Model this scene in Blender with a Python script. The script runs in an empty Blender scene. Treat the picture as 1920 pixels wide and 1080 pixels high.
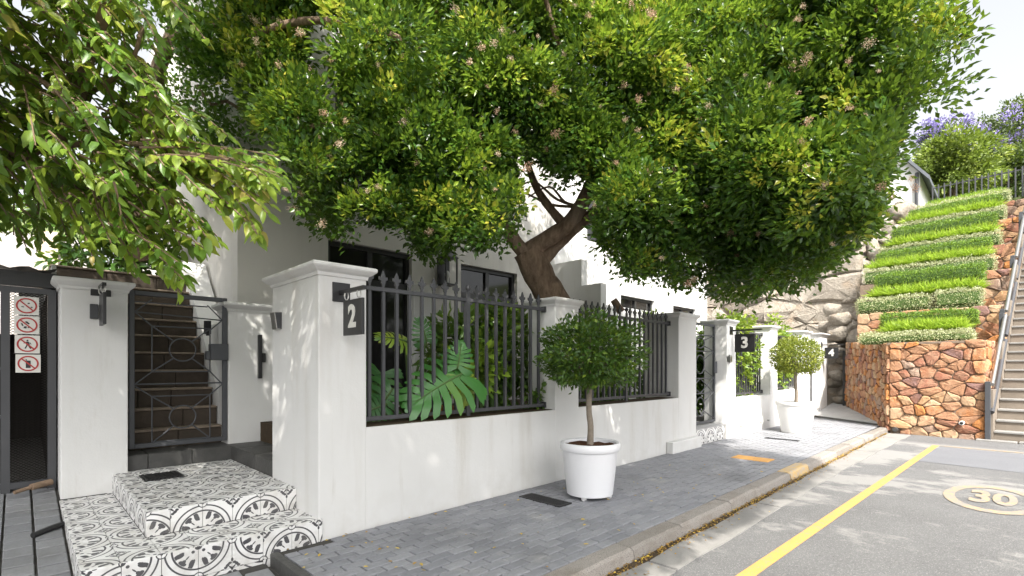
import bpy, bmesh, math, random
import numpy as np
from mathutils import Vector, Matrix

random.seed(7)
rng = np.random.default_rng(11)
SC = bpy.context.scene
COL = SC.collection
S = 1.4            # one authoring unit (the camera's height) in metres

# ------------------------------------------------------------------ camera, sky, sun, exposure
FOC = 932.0
CAMD = bpy.data.cameras.new('camera')
CAM = bpy.data.objects.new('camera', CAMD)
COL.objects.link(CAM)
CAMD.sensor_width = 36.0
CAMD.lens = 36.0 * FOC / 1920.0
CAMD.shift_y = 148.0 / 1920.0
CAMD.clip_start = 0.05
CAMD.clip_end = 2000
CAM.location = (0, 0, S)
FX, FY = 0.7046, 0.7096
CAM.rotation_euler = (math.pi / 2, 0, math.atan2(-FX, FY))
SC.camera = CAM

SUN_EL, SUN_AZ = math.radians(50), math.radians(180 + 35)   # azimuth clockwise from +Y
W = bpy.data.worlds.new("World")
SC.world = W
W.use_nodes = True
wt = W.node_tree
sky = wt.nodes.new('ShaderNodeTexSky')
sky.sky_type = 'NISHITA'
sky.sun_disc = False
sky.sun_elevation = SUN_EL
sky.sun_rotation = SUN_AZ
sky.dust_density = 6.0
sky.air_density = 1.0
hs = wt.nodes.new('ShaderNodeHueSaturation')
hs.inputs['Saturation'].default_value = 0.17
wt.links.new(sky.outputs[0], hs.inputs['Color'])
bg = wt.nodes['Background']
wt.links.new(hs.outputs[0], bg.inputs['Color'])
bg.inputs['Strength'].default_value = 0.15
SD = bpy.data.lights.new('sun', 'SUN')
SD.energy = 3.5
SD.angle = math.radians(0.55)
SD.color = (1.0, 0.945, 0.86)
SUN = bpy.data.objects.new('sun', SD)
COL.objects.link(SUN)
sdir = Vector((math.sin(SUN_AZ) * math.cos(SUN_EL), math.cos(SUN_AZ) * math.cos(SUN_EL), math.sin(SUN_EL)))
SUN.rotation_euler = sdir.to_track_quat('Z', 'Y').to_euler()
SUN.location = (0, -5, 20)
SC.view_settings.view_transform = 'Standard'
SC.view_settings.look = 'None'
SC.view_settings.gamma = 1.0
SC.view_settings.use_curve_mapping = False
SC.view_settings.exposure = 1.38
SC.render.engine = 'CYCLES'
SC.cycles.max_bounces = 8
SC.cycles.diffuse_bounces = 5
SC.cycles.transparent_max_bounces = 8

# ------------------------------------------------------------------ helpers
def at(u, v, d):
    """point seen at photo pixel (u, v), d units along the view axis"""
    a = (u - 960) / FOC
    return Vector((d * (FX + a * FY), d * (FY - a * FX), 1 + d * (688 - v) / FOC))

def proj(P):
    d = P[:, 0] * FX + P[:, 1] * FY
    a = (P[:, 0] * FY - P[:, 1] * FX) / np.maximum(d, 1e-3)
    return 960 + FOC * a, 688 - FOC * (P[:, 2] - 1) / np.maximum(d, 1e-3), d

WL = {}     # world location (authoring units) of every object made here

def tag(o, label=None, cat=None, group=None, kind=None):
    if label: o['label'] = label
    if cat: o['category'] = cat
    if group: o['group'] = group
    if kind: o['kind'] = kind
    return o

def thing(name, label, cat, loc=(0, 0, 0), group=None):
    o = bpy.data.objects.new(name, None)
    COL.objects.link(o)
    o.location = Vector(loc) * S
    o.empty_display_size = 0.1
    WL[o.name] = Vector(loc)
    return tag(o, label, cat, group)

def link(me, name, parent=None, loc=(0, 0, 0)):
    """object with a mesh whose vertices are in metres about loc (authoring units)"""
    o = bpy.data.objects.new(name, me)
    COL.objects.link(o)
    loc = Vector(loc)
    WL[o.name] = loc.copy()
    if parent is not None:
        o.parent = parent
        o.location = (loc - WL[parent.name]) * S
    else:
        o.location = loc * S
    return o

class MB:
    def __init__(s, xf=None):
        s.v, s.f, s.xf, s.uv = [], [], xf, None
    def add(s, pts, faces):
        n = len(s.v)
        s.v += [Vector(s.xf(*p)) if s.xf else Vector(p) for p in pts]
        s.f += [tuple(n + i for i in f) for f in faces]
        return s
    def box(s, x0, y0, z0, x1, y1, z1):
        return s.add([(x0, y0, z0), (x1, y0, z0), (x1, y1, z0), (x0, y1, z0), (x0, y0, z1), (x1, y0, z1), (x1, y1, z1), (x0, y1, z1)],
                     [(3, 2, 1, 0), (4, 5, 6, 7), (0, 1, 5, 4), (1, 2, 6, 5), (2, 3, 7, 6), (3, 0, 4, 7)])
    def beam(s, p, q, w, h=None, up=(0, 0, 1)):
        h = h or w
        p, q = Vector(p), Vector(q)
        d = (q - p).normalized()
        u = Vector(up)
        if abs(d.dot(u)) > .98: u = Vector((1, 0, 0))
        a = d.cross(u).normalized() * w / 2
        b = a.cross(d).normalized() * h / 2
        P = [p - a - b, p + a - b, p + a + b, p - a + b, q - a - b, q + a - b, q + a + b, q - a + b]
        return s.add(P, [(3, 2, 1, 0), (4, 5, 6, 7), (0, 1, 5, 4), (1, 2, 6, 5), (2, 3, 7, 6), (3, 0, 4, 7)])
    def tube(s, pts, rad, n=8, closed=False):
        pts = [Vector(p) for p in pts]
        if not hasattr(rad, '__len__'): rad = [rad] * len(pts)
        P, F, m = [], [], len(pts)
        ref = Vector((0.13, 0.31, 0.94))
        for i, p in enumerate(pts):
            if closed: t = pts[(i + 1) % m] - pts[i - 1]
            else: t = pts[min(i + 1, m - 1)] - pts[max(i - 1, 0)]
            t.normalize()
            a = t.cross(ref)
            if a.length < .15: a = t.cross(Vector((1, 0, 0)))
            a.normalize(); b = t.cross(a)
            for k in range(n):
                w = 2 * math.pi * k / n
                P.append(p + (a * math.cos(w) + b * math.sin(w)) * rad[i])
        for i in range(m if closed else m - 1):
            j = (i + 1) % m
            for k in range(n):
                F.append((i * n + k, i * n + (k + 1) % n, j * n + (k + 1) % n, j * n + k))
        if not closed:
            F.append(tuple(range(n - 1, -1, -1))); F.append(tuple((m - 1) * n + k for k in range(n)))
        return s.add(P, F)
    def lathe(s, c, prof, n=24):
        P, F = [], []
        for r, z in prof:
            for k in range(n):
                w = 2 * math.pi * k / n
                P.append((c[0] + r * math.cos(w), c[1] + r * math.sin(w), c[2] + z))
        m = len(prof)
        for i in range(m - 1):
            for k in range(n):
                F.append((i * n + k, i * n + (k + 1) % n, (i + 1) * n + (k + 1) % n, (i + 1) * n + k))
        F.append(tuple(range(n - 1, -1, -1))); F.append(tuple((m - 1) * n + k for k in range(n)))
        return s.add(P, F)
    def extr(s, poly, vec):
        n = len(poly); vec = Vector(vec)
        P = [Vector(p) for p in poly] + [Vector(p) + vec for p in poly]
        return s.add(P, [tuple(range(n - 1, -1, -1)), tuple(range(n, 2 * n))] + [(i, (i + 1) % n, n + (i + 1) % n, n + i) for i in range(n)])
    def build(s, name, m, parent=None, smooth=False, bevel=0, seg=1, origin=None):
        xs = np.array([tuple(v) for v in s.v])
        if origin is None:
            if parent is None: origin = (float((xs[:, 0].min() + xs[:, 0].max()) / 2), float((xs[:, 1].min() + xs[:, 1].max()) / 2), float(xs[:, 2].min()))
            else: origin = WL[parent.name]
        origin = Vector(origin)
        me = bpy.data.meshes.new(name)
        me.from_pydata([tuple((v - origin) * S) for v in s.v], [], s.f)
        bm = bmesh.new(); bm.from_mesh(me)
        bmesh.ops.recalc_face_normals(bm, faces=bm.faces)
        if bevel:
            bmesh.ops.bevel(bm, geom=[e for e in bm.edges if e.is_manifold and e.calc_face_angle(0) > .6], offset=bevel * S, segments=seg, affect='EDGES', profile=.6, clamp_overlap=True)
        if smooth:
            for f in bm.faces: f.smooth = True
            for e in bm.edges:
                if e.is_manifold and e.calc_face_angle(0) > .75: e.smooth = False
        bm.to_mesh(me); bm.free()
        me.materials.append(m)
        return link(me, name, parent, origin)

def inst(me, name, parent, loc, rot=None):
    o = link(me, name, parent, loc)
    if rot is not None: o.rotation_euler = rot
    return o

def copy_tree(o, loc, parent=None):
    c = o.copy(); COL.objects.link(c)
    WL[c.name] = Vector(loc)
    if parent is None: c.location = Vector(loc) * S
    else: c.parent = parent
    for ch in o.children: copy_tree(ch, loc, c)
    return c

# ------------------------------------------------------------------ materials
class NT:
    def __init__(s, name):
        s.m = bpy.data.materials.new(name); s.m.use_nodes = True
        s.t = s.m.node_tree; s.p = s.t.nodes['Principled BSDF']; s.out = s.t.nodes['Material Output']
        s._co = None
    def n(s, ty, ins=None, **kw):
        nd = s.t.nodes.new(ty)
        for k, v in kw.items(): setattr(nd, k, v)
        for k, v in (ins or {}).items(): s.put(nd.inputs[k], v)
        return nd
    def put(s, sock, v):
        if isinstance(v, bpy.types.NodeSocket): s.t.links.new(v, sock)
        elif isinstance(v, bpy.types.Node): s.t.links.new(v.outputs[0], sock)
        else:
            if hasattr(sock, 'default_value') and hasattr(sock.default_value, '__len__') and len(sock.default_value) == 4 and len(v) == 3: v = (*v, 1)
            sock.default_value = v
    def co(s, kind='Object'):
        return s.n('ShaderNodeTexCoord').outputs[kind]
    def math(s, op, a, b=0.0, c=None, clamp=False):
        nd = s.n('ShaderNodeMath', {0: a, 1: b}, operation=op, use_clamp=clamp)
        if c is not None: s.put(nd.inputs[2], c)
        return nd.outputs[0]
    def noise(s, scale, detail=4, rough=.55, co=None, stretch=None):
        co = co if co is not None else s.wpos()
        if stretch: co = s.n('ShaderNodeMapping', {'Vector': co, 'Scale': stretch}).outputs[0]
        return s.n('ShaderNodeTexNoise', {'Vector': co, 'Scale': scale, 'Detail': detail, 'Roughness': rough}).outputs['Fac']
    def wpos(s):
        return s.n('ShaderNodeNewGeometry').outputs['Position']
    def ramp(s, fac, stops, interp='LINEAR'):
        nd = s.n('ShaderNodeValToRGB', {'Fac': fac}); cr = nd.color_ramp; cr.interpolation = interp
        while len(cr.elements) < len(stops): cr.elements.new(.5)
        for e, (p, c) in zip(cr.elements, stops):
            e.position = p; e.color = (*c, 1) if len(c) == 3 else c
        return nd.outputs['Color']
    def mask(s, fac, lo, hi):
        return s.n('ShaderNodeMapRange', {'Value': fac, 'From Min': lo, 'From Max': hi}).outputs[0]
    def mix(s, fac, a, b, blend='MIX'):
        nd = s.n('ShaderNodeMix', data_type='RGBA', blend_type=blend)
        s.put(nd.inputs[0], fac); s.put(nd.inputs[6], a); s.put(nd.inputs[7], b)
        return nd.outputs[2]
    def rnd(s):
        return s.n('ShaderNodeObjectInfo').outputs['Random']
    def bump(s, h, strength=.3, dist=.01):
        b = s.n('ShaderNodeBump', {'Height': h, 'Strength': strength, 'Distance': dist})
        s.put(s.p.inputs['Normal'], b.outputs[0])
    def base(s, c, rough=.8, spec=.35, metal=0):
        s.put(s.p.inputs['Base Color'], c); s.put(s.p.inputs['Roughness'], rough)
        s.p.inputs['Specular IOR Level'].default_value = spec; s.p.inputs['Metallic'].default_value = metal
        return s.m

def simple(name, c, rough=.6, spec=.4, metal=0, var=.12, scale=6):
    t = NT(name)
    n = t.noise(scale, 5)
    col = t.mix(n, tuple(x * (1 - var) for x in c), tuple(min(1, x * (1 + var)) for x in c))
    t.bump(t.noise(60, 2), .08, .004)
    return t.base(col, rough, spec, metal)

def m_plaster(name, c=(.625, .622, .61), dirt=.55):
    t = NT(name)
    big = t.noise(.9, 5); st = t.noise(2.2, 6, .6, stretch=(1.6, 1.6, .16)); sp = t.noise(24, 4, .7)
    col = t.mix(t.mask(big, .3, .75), tuple(x * .93 for x in c), tuple(min(.82, x * 1.04) for x in c))
    col = t.mix(t.math('MULTIPLY', t.mask(st, .52, .78), dirt), col, (.44, .41, .36))
    fine = t.noise(7, 7, .72, stretch=(1, 1, .12))
    col = t.mix(t.math('MULTIPLY', t.mask(fine, .60, .72), dirt * .55), col, (.38, .35, .31))
    col = t.mix(t.math('MULTIPLY', t.mask(sp, .72, .8), .35), col, (.35, .32, .28))
    z = t.n('ShaderNodeSeparateXYZ', {0: t.wpos()}).outputs[2]
    splash = t.math('MULTIPLY', t.mask(z, .42, .0), t.mask(t.noise(5, 5), .42, .75))
    col = t.mix(t.math('MULTIPLY', splash, .5 * dirt), col, (.38, .35, .30))
    h = t.math('ADD', t.math('MULTIPLY', t.noise(9, 4), 1.0), t.math('MULTIPLY', t.noise(90, 3), .25))
    t.bump(h, .28, .012)
    return t.base(col, .85, .25)

def m_leaf(name, stops, rough=.38, trans=.32, tcol=(.30, .42, .04)):
    t = NT(name)
    tone = t.n('ShaderNodeAttribute', attribute_name='tone').outputs['Fac']
    col = t.ramp(tone, stops)
    t.base(col, rough, .5)
    tr = t.n('ShaderNodeBsdfTranslucent')
    tc = t.mix(.55, col, tcol)
    t.put(tr.inputs[0], tc)
    mx = t.n('ShaderNodeMixShader', {0: trans})
    t.t.links.new(t.p.outputs[0], mx.inputs[1]); t.t.links.new(tr.outputs[0], mx.inputs[2])
    t.t.links.new(mx.outputs[0], t.out.inputs[0])
    return t.m

M = {}
M['plaster'] = m_plaster('white_plaster')
M['plaster_house'] = m_plaster('house_plaster', (.64, .62, .585), .4)
M['plaster_clean'] = m_plaster('clean_plaster', (.68, .678, .668), .3)
M['dark_metal'] = simple('charcoal_metal', (.045, .046, .05), .42, .5)
M['grey_metal'] = simple('grey_painted_steel', (.055, .056, .062), .42, .5)
M['gate_metal'] = simple('gate_steel', (.06, .063, .07), .45, .5)
M['black'] = simple('black_paint', (.015, .015, .016), .4, .5)
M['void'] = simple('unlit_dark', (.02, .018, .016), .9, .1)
M['frame'] = simple('window_frame_paint', (.028, .028, .03), .4, .5)
M['white_paint'] = simple('white_paint', (.8, .8, .79), .5, .4, var=.03)
M['sign_white'] = simple('sign_white', (.60, .59, .55), .45, .4, var=.05)
M['sign_red'] = simple('sign_red', (.36, .03, .028), .45, .4)
M['brushed'] = simple('brushed_steel', (.5, .49, .47), .35, .5, 1.0)
M['pot'] = simple('white_pot_plastic', (.66, .665, .685), .38, .4, var=.03, scale=2)
M['pot_stone'] = simple('white_cast_pot', (.58, .575, .56), .6, .35, var=.04, scale=3)
M['wood_red'] = simple('terracotta', (.33, .11, .05), .8, .2)
M['mulch'] = simple('bark_mulch', (.07, .035, .02), .95, .1, var=.6, scale=40)
M['soil'] = simple('garden_soil', (.06, .045, .03), .95, .1, var=.4, scale=20)
M['white_caster'] = simple('caster', (.6, .6, .6), .5, .4)
M['yellow_cream'] = simple('cream_wall', (.6, .5, .38), .9, .2)
M['roof_metal'] = simple('corrugated_dark', (.03, .03, .032), .55, .4)
M['roof_grey'] = simple('grey_roof', (.12, .13, .15), .6, .4)
M['tan'] = simple('orange_cover', (.62, .33, .10), .75, .3, var=.25, scale=14)
t = NT('window_glass')
t.bump(t.noise(1.5, 2), .02, .02)
M['glass'] = t.base((.018, .018, .018), .06, .6)

t = NT('slate_tile')
col = t.mix(t.noise(6, 6, .65), (.028, .028, .027), (.085, .083, .078))
t.bump(t.noise(18, 6, .65), .5, .012)
M['slate'] = t.base(col, .55, .45)

t = NT('stair_slate')
col = t.mix(t.noise(5, 6, .65), (.022, .018, .014), (.095, .072, .053))
t.bump(t.noise(22, 6, .7), .6, .012)
M['stair'] = t.base(col, .75, .35)
t = NT('stair_nosing')
col = t.mix(t.noise(12, 5, .65), (.10, .078, .06), (.32, .26, .20))
t.bump(t.noise(30, 6, .7), .6, .01)
M['nosing'] = t.base(col, .8, .3)

def m_paver(name, c0, c1, stain=(.10, .10, .105)):
    t = NT(name)
    r = t.rnd()
    col = t.mix(r, c0, c1)
    col = t.mix(t.math('MULTIPLY', t.noise(38, 5, .65), .75), col, tuple(x * .55 for x in c0))
    col = t.mix(t.math('MULTIPLY', t.mask(t.noise(1.3, 5, .6), .5, .72), .55), col, stain)
    col = t.mix(t.math('MULTIPLY', t.mask(t.noise(2.1, 5, .62), .6, .78), .5), col, (.42, .41, .38))
    t.bump(t.noise(70, 5, .7), .35, .006)
    return t.base(col, t.mix(t.noise(4, 3), (.5, .5, .5), (.85, .85, .85)), .4)
M['paver'] = m_paver('grey_paver', (.215, .22, .242), (.31, .315, .335))
M['paver_drive'] = m_paver('drive_paver', (.19, .195, .205), (.28, .285, .295), (.10, .098, .09))
t = NT('paving_bed')
col = t.mix(t.noise(30, 5, .7), (.03, .029, .027), (.09, .086, .08))
M['bed'] = t.base(col, .95, .15)

t = NT('kerb_granite')
r = t.rnd()
col = t.mix(r, (.215, .197, .176), (.315, .29, .265))
col = t.mix(t.mask(t.noise(160, 2, .6), .52, .68), col, (.09, .08, .075))
col = t.mix(t.math('MULTIPLY', t.mask(t.noise(3.5, 5, .65), .5, .7), .6), col, (.16, .135, .11))
t.bump(t.math('ADD', t.noise(26, 6, .7), t.noise(150, 3)), .55, .012)
M['kerb'] = t.base(col, .85, .3)
t = NT('kerb_yellow')
col = t.mix(t.mask(t.noise(14, 6, .7), .4, .62), (.50, .34, .14), (.34, .31, .27))
t.bump(t.noise(40, 5, .7), .5, .01)
M['kerb_yellow'] = t.base(col, .85, .3)

def m_conc(name, a, b):
    t = NT(name)
    col = t.mix(t.noise(3, 6, .6), a, b)
    col = t.mix(t.mask(t.noise(220, 2), .58, .75), col, tuple(x * .55 for x in a))
    col = t.mix(t.math('MULTIPLY', t.mask(t.noise(1.1, 5, .65, stretch=(1, 1, 1)), .52, .7), .4), col, tuple(x * .5 for x in a))
    t.bump(t.noise(80, 5, .7), .35, .008)
    return t.base(col, .88, .3)
M['conc'] = m_conc('gutter_concrete', (.185, .18, .172), (.28, .272, .26))
M['conc_slab'] = m_conc('path_concrete', (.30, .30, .30), (.42, .415, .405))
M['conc_step'] = m_conc('step_concrete', (.15, .125, .10), (.26, .22, .18))

t = NT('asphalt')
g = t.noise(95, 3, .75); g2 = t.noise(45, 5, .75)
col = t.mix(t.noise(1.2, 6, .62), (.085, .085, .087), (.155, .155, .157))
col = t.mix(t.math('MULTIPLY', t.mask(g, .54, .68), .85), col, (.30, .295, .285))
col = t.mix(t.math('MULTIPLY', t.mask(g2, .56, .72), .6), col, (.035, .035, .037))
sep = t.n('ShaderNodeSeparateXYZ', {0: t.wpos()})
# worn pale skim: more of it towards the far end of the street
wn = t.math('ADD', t.noise(.55, 8, .68, stretch=(1.2, .8, 1)), t.math('MULTIPLY', t.mask(sep.outputs[0], 4.0, 10.5), .10))
wear = t.mask(wn, .575, .63)
far = t.mask(sep.outputs[0], 12.8, 12.4)
col = t.mix(t.math('MULTIPLY', t.math('MULTIPLY', wear, far), .7), col, (.27, .265, .255))
t.bump(t.math('ADD', g, t.math('MULTIPLY', g2, 1.5)), .6, .012)
M['asphalt'] = t.base(col, .88, .3)
t = NT('asphalt_patch')
col = t.mix(t.noise(2.0, 6, .62), (.10, .104, .116), (.15, .154, .168))
col = t.mix(t.math('MULTIPLY', t.mask(t.noise(240, 3), .52, .7), .5), col, (.34, .34, .34))
t.bump(t.noise(200, 3), .4, .008)
M['patch'] = t.base(col, .85, .3)

def m_paintline(name, c, lo=.0):
    t = NT(name)
    w = t.math('MAXIMUM', t.mask(t.noise(9, 7, .75), .58 - lo, .70 - lo), t.mask(t.noise(95, 3, .7), .58 - lo, .68 - lo))
    col = t.mix(w, t.mix(t.noise(5, 5), tuple(x * .88 for x in c), c), (.2, .195, .185))
    t.bump(t.noise(180, 3), .4, .006)
    return t.base(col, .75, .3)
M['yellow'] = m_paintline('road_yellow', (.56, .285, .075), .03)
M['yellow_pale'] = m_paintline('road_yellow_worn', (.46, .30, .13), .14)

t = NT('rubble_stone')
r = t.rnd()
col = t.ramp(r, [(0, (0.410, 0.180, 0.077)), (.12, (0.328, 0.144, 0.077)), (.24, (0.443, 0.259, 0.134)), (.36, (0.287, 0.122, 0.077)), (.48, (0.459, 0.310, 0.192)), (.6, (0.377, 0.202, 0.115)), (.72, (0.312, 0.230, 0.179)), (.82, (0.476, 0.202, 0.064)), (.9, (0.230, 0.137, 0.122)), (.95, (0.426, 0.281, 0.173))], 'CONSTANT')
co = t.co('Object')
v1 = t.noise(7, 6, .68)
col = t.mix(t.math('MULTIPLY', t.mask(v1, .38, .66), .55), col, t.mix(r, (.46, .34, .23), (.24, .10, .05)))
col = t.mix(t.math('MULTIPLY', t.mask(t.noise(22, 5, .7), .55, .7), .4), col, (.17, .11, .08))
t.bump(t.math('ADD', t.noise(14, 6, .7), t.math('MULTIPLY', t.noise(50, 5, .7), .6)), .7, .03)
M['stone'] = t.base(col, .85, .25)
t = NT('mortar')
col = t.mix(t.noise(20, 5), (.15, .11, .085), (.27, .21, .155))
t.bump(t.noise(40, 5), .6, .02)
M['mortar'] = t.base(col, .95, .15)
t = NT('boulder_stone')
r = t.rnd()
col = t.mix(r, (.32, .285, .24), (.42, .38, .325))
col = t.mix(t.math('MULTIPLY', t.mask(t.noise(2.2, 6, .65), .52, .70), .55), col, (.38, .27, .175))
col = t.mix(t.math('MULTIPLY', t.mask(t.noise(9, 6, .7), .5, .68), .55), col, (.20, .17, .145))
t.bump(t.math('ADD', t.noise(5, 7, .7), t.math('MULTIPLY', t.noise(28, 5, .7), .5)), 1.0, .10)
M['boulder'] = t.base(col, .9, .2)

t = NT('bark')
fi = t.noise(9, 7, .7, stretch=(1, 1, .35))
col = t.mix(t.mask(fi, .3, .7), (.09, .06, .042), (.36, .265, .19))
col = t.mix(t.math('MULTIPLY', t.mask(t.noise(3, 4), .55, .7), .5), col, (.24, .19, .15))
t.bump(fi, .9, .05)
M['bark'] = t.base(col, .9, .2)
M['bark_pale'] = simple('pale_bark', (.20, .14, .095), .85, .25, var=.45, scale=25)
M['stem_grey'] = simple('topiary_stem', (.20, .17, .135), .85, .25, var=.4, scale=30)
M['stem_green'] = simple('green_stem', (.07, .12, .03), .6, .35, var=.3, scale=20)

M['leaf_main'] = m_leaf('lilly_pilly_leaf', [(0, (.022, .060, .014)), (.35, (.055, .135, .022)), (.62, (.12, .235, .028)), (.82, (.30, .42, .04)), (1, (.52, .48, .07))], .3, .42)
M['leaf_round'] = m_leaf('round_leaf', [(0, (.022, .07, .014)), (.5, (.06, .17, .024)), (1, (.15, .31, .035))], .33, .34)
M['leaf_ficus'] = m_leaf('ficus_leaf', [(0, (.045, .11, .02)), (.45, (.12, .245, .034)), (.8, (.30, .42, .05)), (.95, (.42, .44, .07)), (1, (.55, .44, .14))], .34, .45, (.36, .44, .05))
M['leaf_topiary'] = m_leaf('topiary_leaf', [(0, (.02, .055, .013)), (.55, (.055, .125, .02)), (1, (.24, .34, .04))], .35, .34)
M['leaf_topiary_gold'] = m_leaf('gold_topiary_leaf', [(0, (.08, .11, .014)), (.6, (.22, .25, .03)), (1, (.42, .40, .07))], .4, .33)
M['leaf_shrub'] = m_leaf('shrub_leaf', [(0, (.03, .075, .018)), (.6, (.08, .17, .026)), (1, (.24, .36, .04))], .3, .36)
M['leaf_monstera'] = m_leaf('monstera_leaf', [(0, (.03, .11, .03)), (.6, (.065, .21, .045)), (.9, (.15, .25, .03)), (1, (.26, .34, .04))], .3, .25)
M['leaf_lime'] = m_leaf('lime_leaf', [(0, (.06, .12, .02)), (.6, (.15, .24, .03)), (1, (.30, .38, .05))], .4, .35)
M['leaf_hedge'] = m_leaf('clipped_hedge_leaf', [(0, (.035, .085, .014)), (.6, (.11, .21, .026)), (1, (.32, .46, .05))], .45, .3)
M['leaf_grey'] = m_leaf('variegated_leaf', [(0, (.22, .25, .12)), (.6, (.42, .44, .25)), (1, (.62, .62, .44))], .55, .35, (.5, .52, .2))
M['grass'] = m_leaf('tuft_blade', [(0, (.13, .22, .02)), (.6, (.31, .46, .04)), (1, (.50, .60, .08))], .45, .42, (.35, .5, .05))
M['leaf_far'] = m_leaf('far_tree_leaf', [(0, (.03, .055, .018)), (.6, (.075, .115, .035)), (1, (.17, .21, .07))], .5, .25)
M['leaf_far_lime'] = m_leaf('far_bush_leaf', [(0, (.07, .11, .02)), (.6, (.17, .23, .04)), (1, (.32, .36, .07))], .5, .3)
M['petal_violet'] = m_leaf('jacaranda_bloom', [(0, (.20, .16, .42)), (1, (.42, .37, .66))], .6, .3, (.4, .35, .7))
M['petal_pink'] = m_leaf('blossom', [(0, (.40, .19, .12)), (.45, (.62, .42, .29)), (1, (.78, .70, .54))], .6, .25, (.7, .5, .35))
M['litter'] = m_leaf('litter_leaf', [(0, (.20, .11, .04)), (.35, (.44, .28, .05)), (.8, (.62, .45, .06)), (1, (.55, .48, .20))], .6, .2, (.6, .4, .05))
M['lawn'] = simple('lawn', (.12, .15, .06), .9, .15, var=.5, scale=30)

# patterned cement tile: print driven by the tile's own UV (0..1, motif corner at 0,0)
t = NT('patterned_tile')
uv = t.n('ShaderNodeUVMap').outputs[0]
sp = t.n('ShaderNodeSeparateXYZ', {0: uv}); X, Y = sp.outputs[0], sp.outputs[1]
def dist(cx, cy):
    return t.math('SQRT', t.math('ADD', t.math('POWER', t.math('ABSOLUTE', t.math('SUBTRACT', X, cx)), 2.0), t.math('POWER', t.math('ABSOLUTE', t.math('SUBTRACT', Y, cy)), 2.0)))
def band(d, r, w):
    return t.math('LESS_THAN', t.math('ABSOLUTE', t.math('SUBTRACT', d, r)), w)
def ell(cx, cy, ang, ax, bx):
    c, s_ = math.cos(math.radians(ang)), math.sin(math.radians(ang))
    dx, dy = t.math('SUBTRACT', X, cx), t.math('SUBTRACT', Y, cy)
    p = t.math('DIVIDE', t.math('ADD', t.math('MULTIPLY', dx, c), t.math('MULTIPLY', dy, s_)), ax)
    q = t.math('DIVIDE', t.math('SUBTRACT', t.math('MULTIPLY', dy, c), t.math('MULTIPLY', dx, s_)), bx)
    return t.math('LESS_THAN', t.math('ADD', t.math('MULTIPLY', p, p), t.math('MULTIPLY', q, q)), 1.0)
def mx(*a):
    r_ = a[0]
    for b in a[1:]: r_ = t.math('MAXIMUM', r_, b)
    return r_
rA = dist(0, 0)
inner = mx(ell(.42, .42, 45, .085, .06), ell(.50, .40, 0, .06, .05), ell(.40, .50, 0, .06, .05), ell(.47, .47, 45, .06, .07),
           ell(.54, .20, 14, .15, .075), ell(.50, .155, 30, .06, .05), ell(.63, .25, 50, .055, .05), ell(.44, .12, 0, .05, .03),
           ell(.20, .54, 76, .15, .075), ell(.155, .50, 60, .06, .05), ell(.25, .63, 40, .055, .05), ell(.12, .44, 90, .05, .03),
           ell(.31, .31, 45, .08, .022), ell(.0, .0, 0, .11, .11), ell(.15, .15, 45, .05, .05))
outer = mx(ell(.86, .86, 45, .05, .08), ell(.93, .80, 0, .055, .045), ell(.80, .93, 0, .055, .045), ell(.96, .96, 45, .09, .03), ell(.99, .70, 90, .06, .03), ell(.70, .99, 0, .06, .03))
line = mx(band(rA, .925, .026), band(rA, .735, .028))
rC, rD = dist(1, 0), dist(0, 1)
small = t.math('MINIMUM', rC, rD)
dark = mx(t.math('MULTIPLY', inner, t.math('LESS_THAN', rA, .70)), t.math('MULTIPLY', outer, t.math('GREATER_THAN', rA, .96)), line)
dark = t.math('MULTIPLY', dark, t.math('GREATER_THAN', small, .15))
dark = mx(dark, band(small, .14, .017), t.math('LESS_THAN', small, .04))
wearn = t.noise(6, 6, .65)
white = t.mix(t.mask(wearn, .45, .75), (.70, .695, .685), (.50, .48, .45))
ink = t.mix(t.mask(wearn, .4, .7), (.055, .054, .06), (.10, .098, .10))
col = t.mix(dark, white, ink)
col = t.mix(t.math('MULTIPLY', t.mask(t.noise(3.2, 6, .7), .56, .74), .55), col, (.22, .20, .17))
t.bump(t.noise(40, 4), .1, .003)
M['tile'] = t.base(col, .45, .4)

# ------------------------------------------------------------------ foliage builder
def unit(a):
    return a / np.maximum(np.linalg.norm(a, axis=1, keepdims=True), 1e-6)

def leaf_arrays(pos, d, nrm, L, Wd, fold=.22, droop=.0, big=False):
    d = unit(d); side = unit(np.cross(d, nrm)); nn = np.cross(side, d)
    L = L[:, None]; Wd = Wd[:, None]
    n = len(pos)
    if not big:
        a = pos; b = pos + d * L * .45 + side * Wd * .5 + nn * Wd * fold
        c = pos + d * L - nn * L * droop; e = pos + d * L * .45 - side * Wd * .5 + nn * Wd * fold
        V = np.stack([a, b, c, e], 1).reshape(-1, 3)
        F = np.array([[0, 1, 2], [0, 2, 3]])
        k = 4
    else:
        a = pos; c = pos + d * L - nn * L * droop
        m = pos + d * L * .5 - nn * L * droop * .25
        b1 = pos + d * L * .25 + side * Wd * .42 + nn * Wd * fold; b2 = pos + d * L * .62 + side * Wd * .42 + nn * (Wd * fold - L * droop * .4)
        e1 = pos + d * L * .25 - side * Wd * .42 + nn * Wd * fold; e2 = pos + d * L * .62 - side * Wd * .42 + nn * (Wd * fold - L * droop * .4)
        V = np.stack([a, b1, b2, c, e2, e1, m], 1).reshape(-1, 3)
        F = np.array([[0, 1, 6], [1, 2, 6], [2, 3, 6], [3, 4, 6], [4, 5, 6], [5, 0, 6]])
        k = 7
    FF = (F[None] + (np.arange(n) * k)[:, None, None]).reshape(-1, 3)
    return V, FF, k

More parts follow.
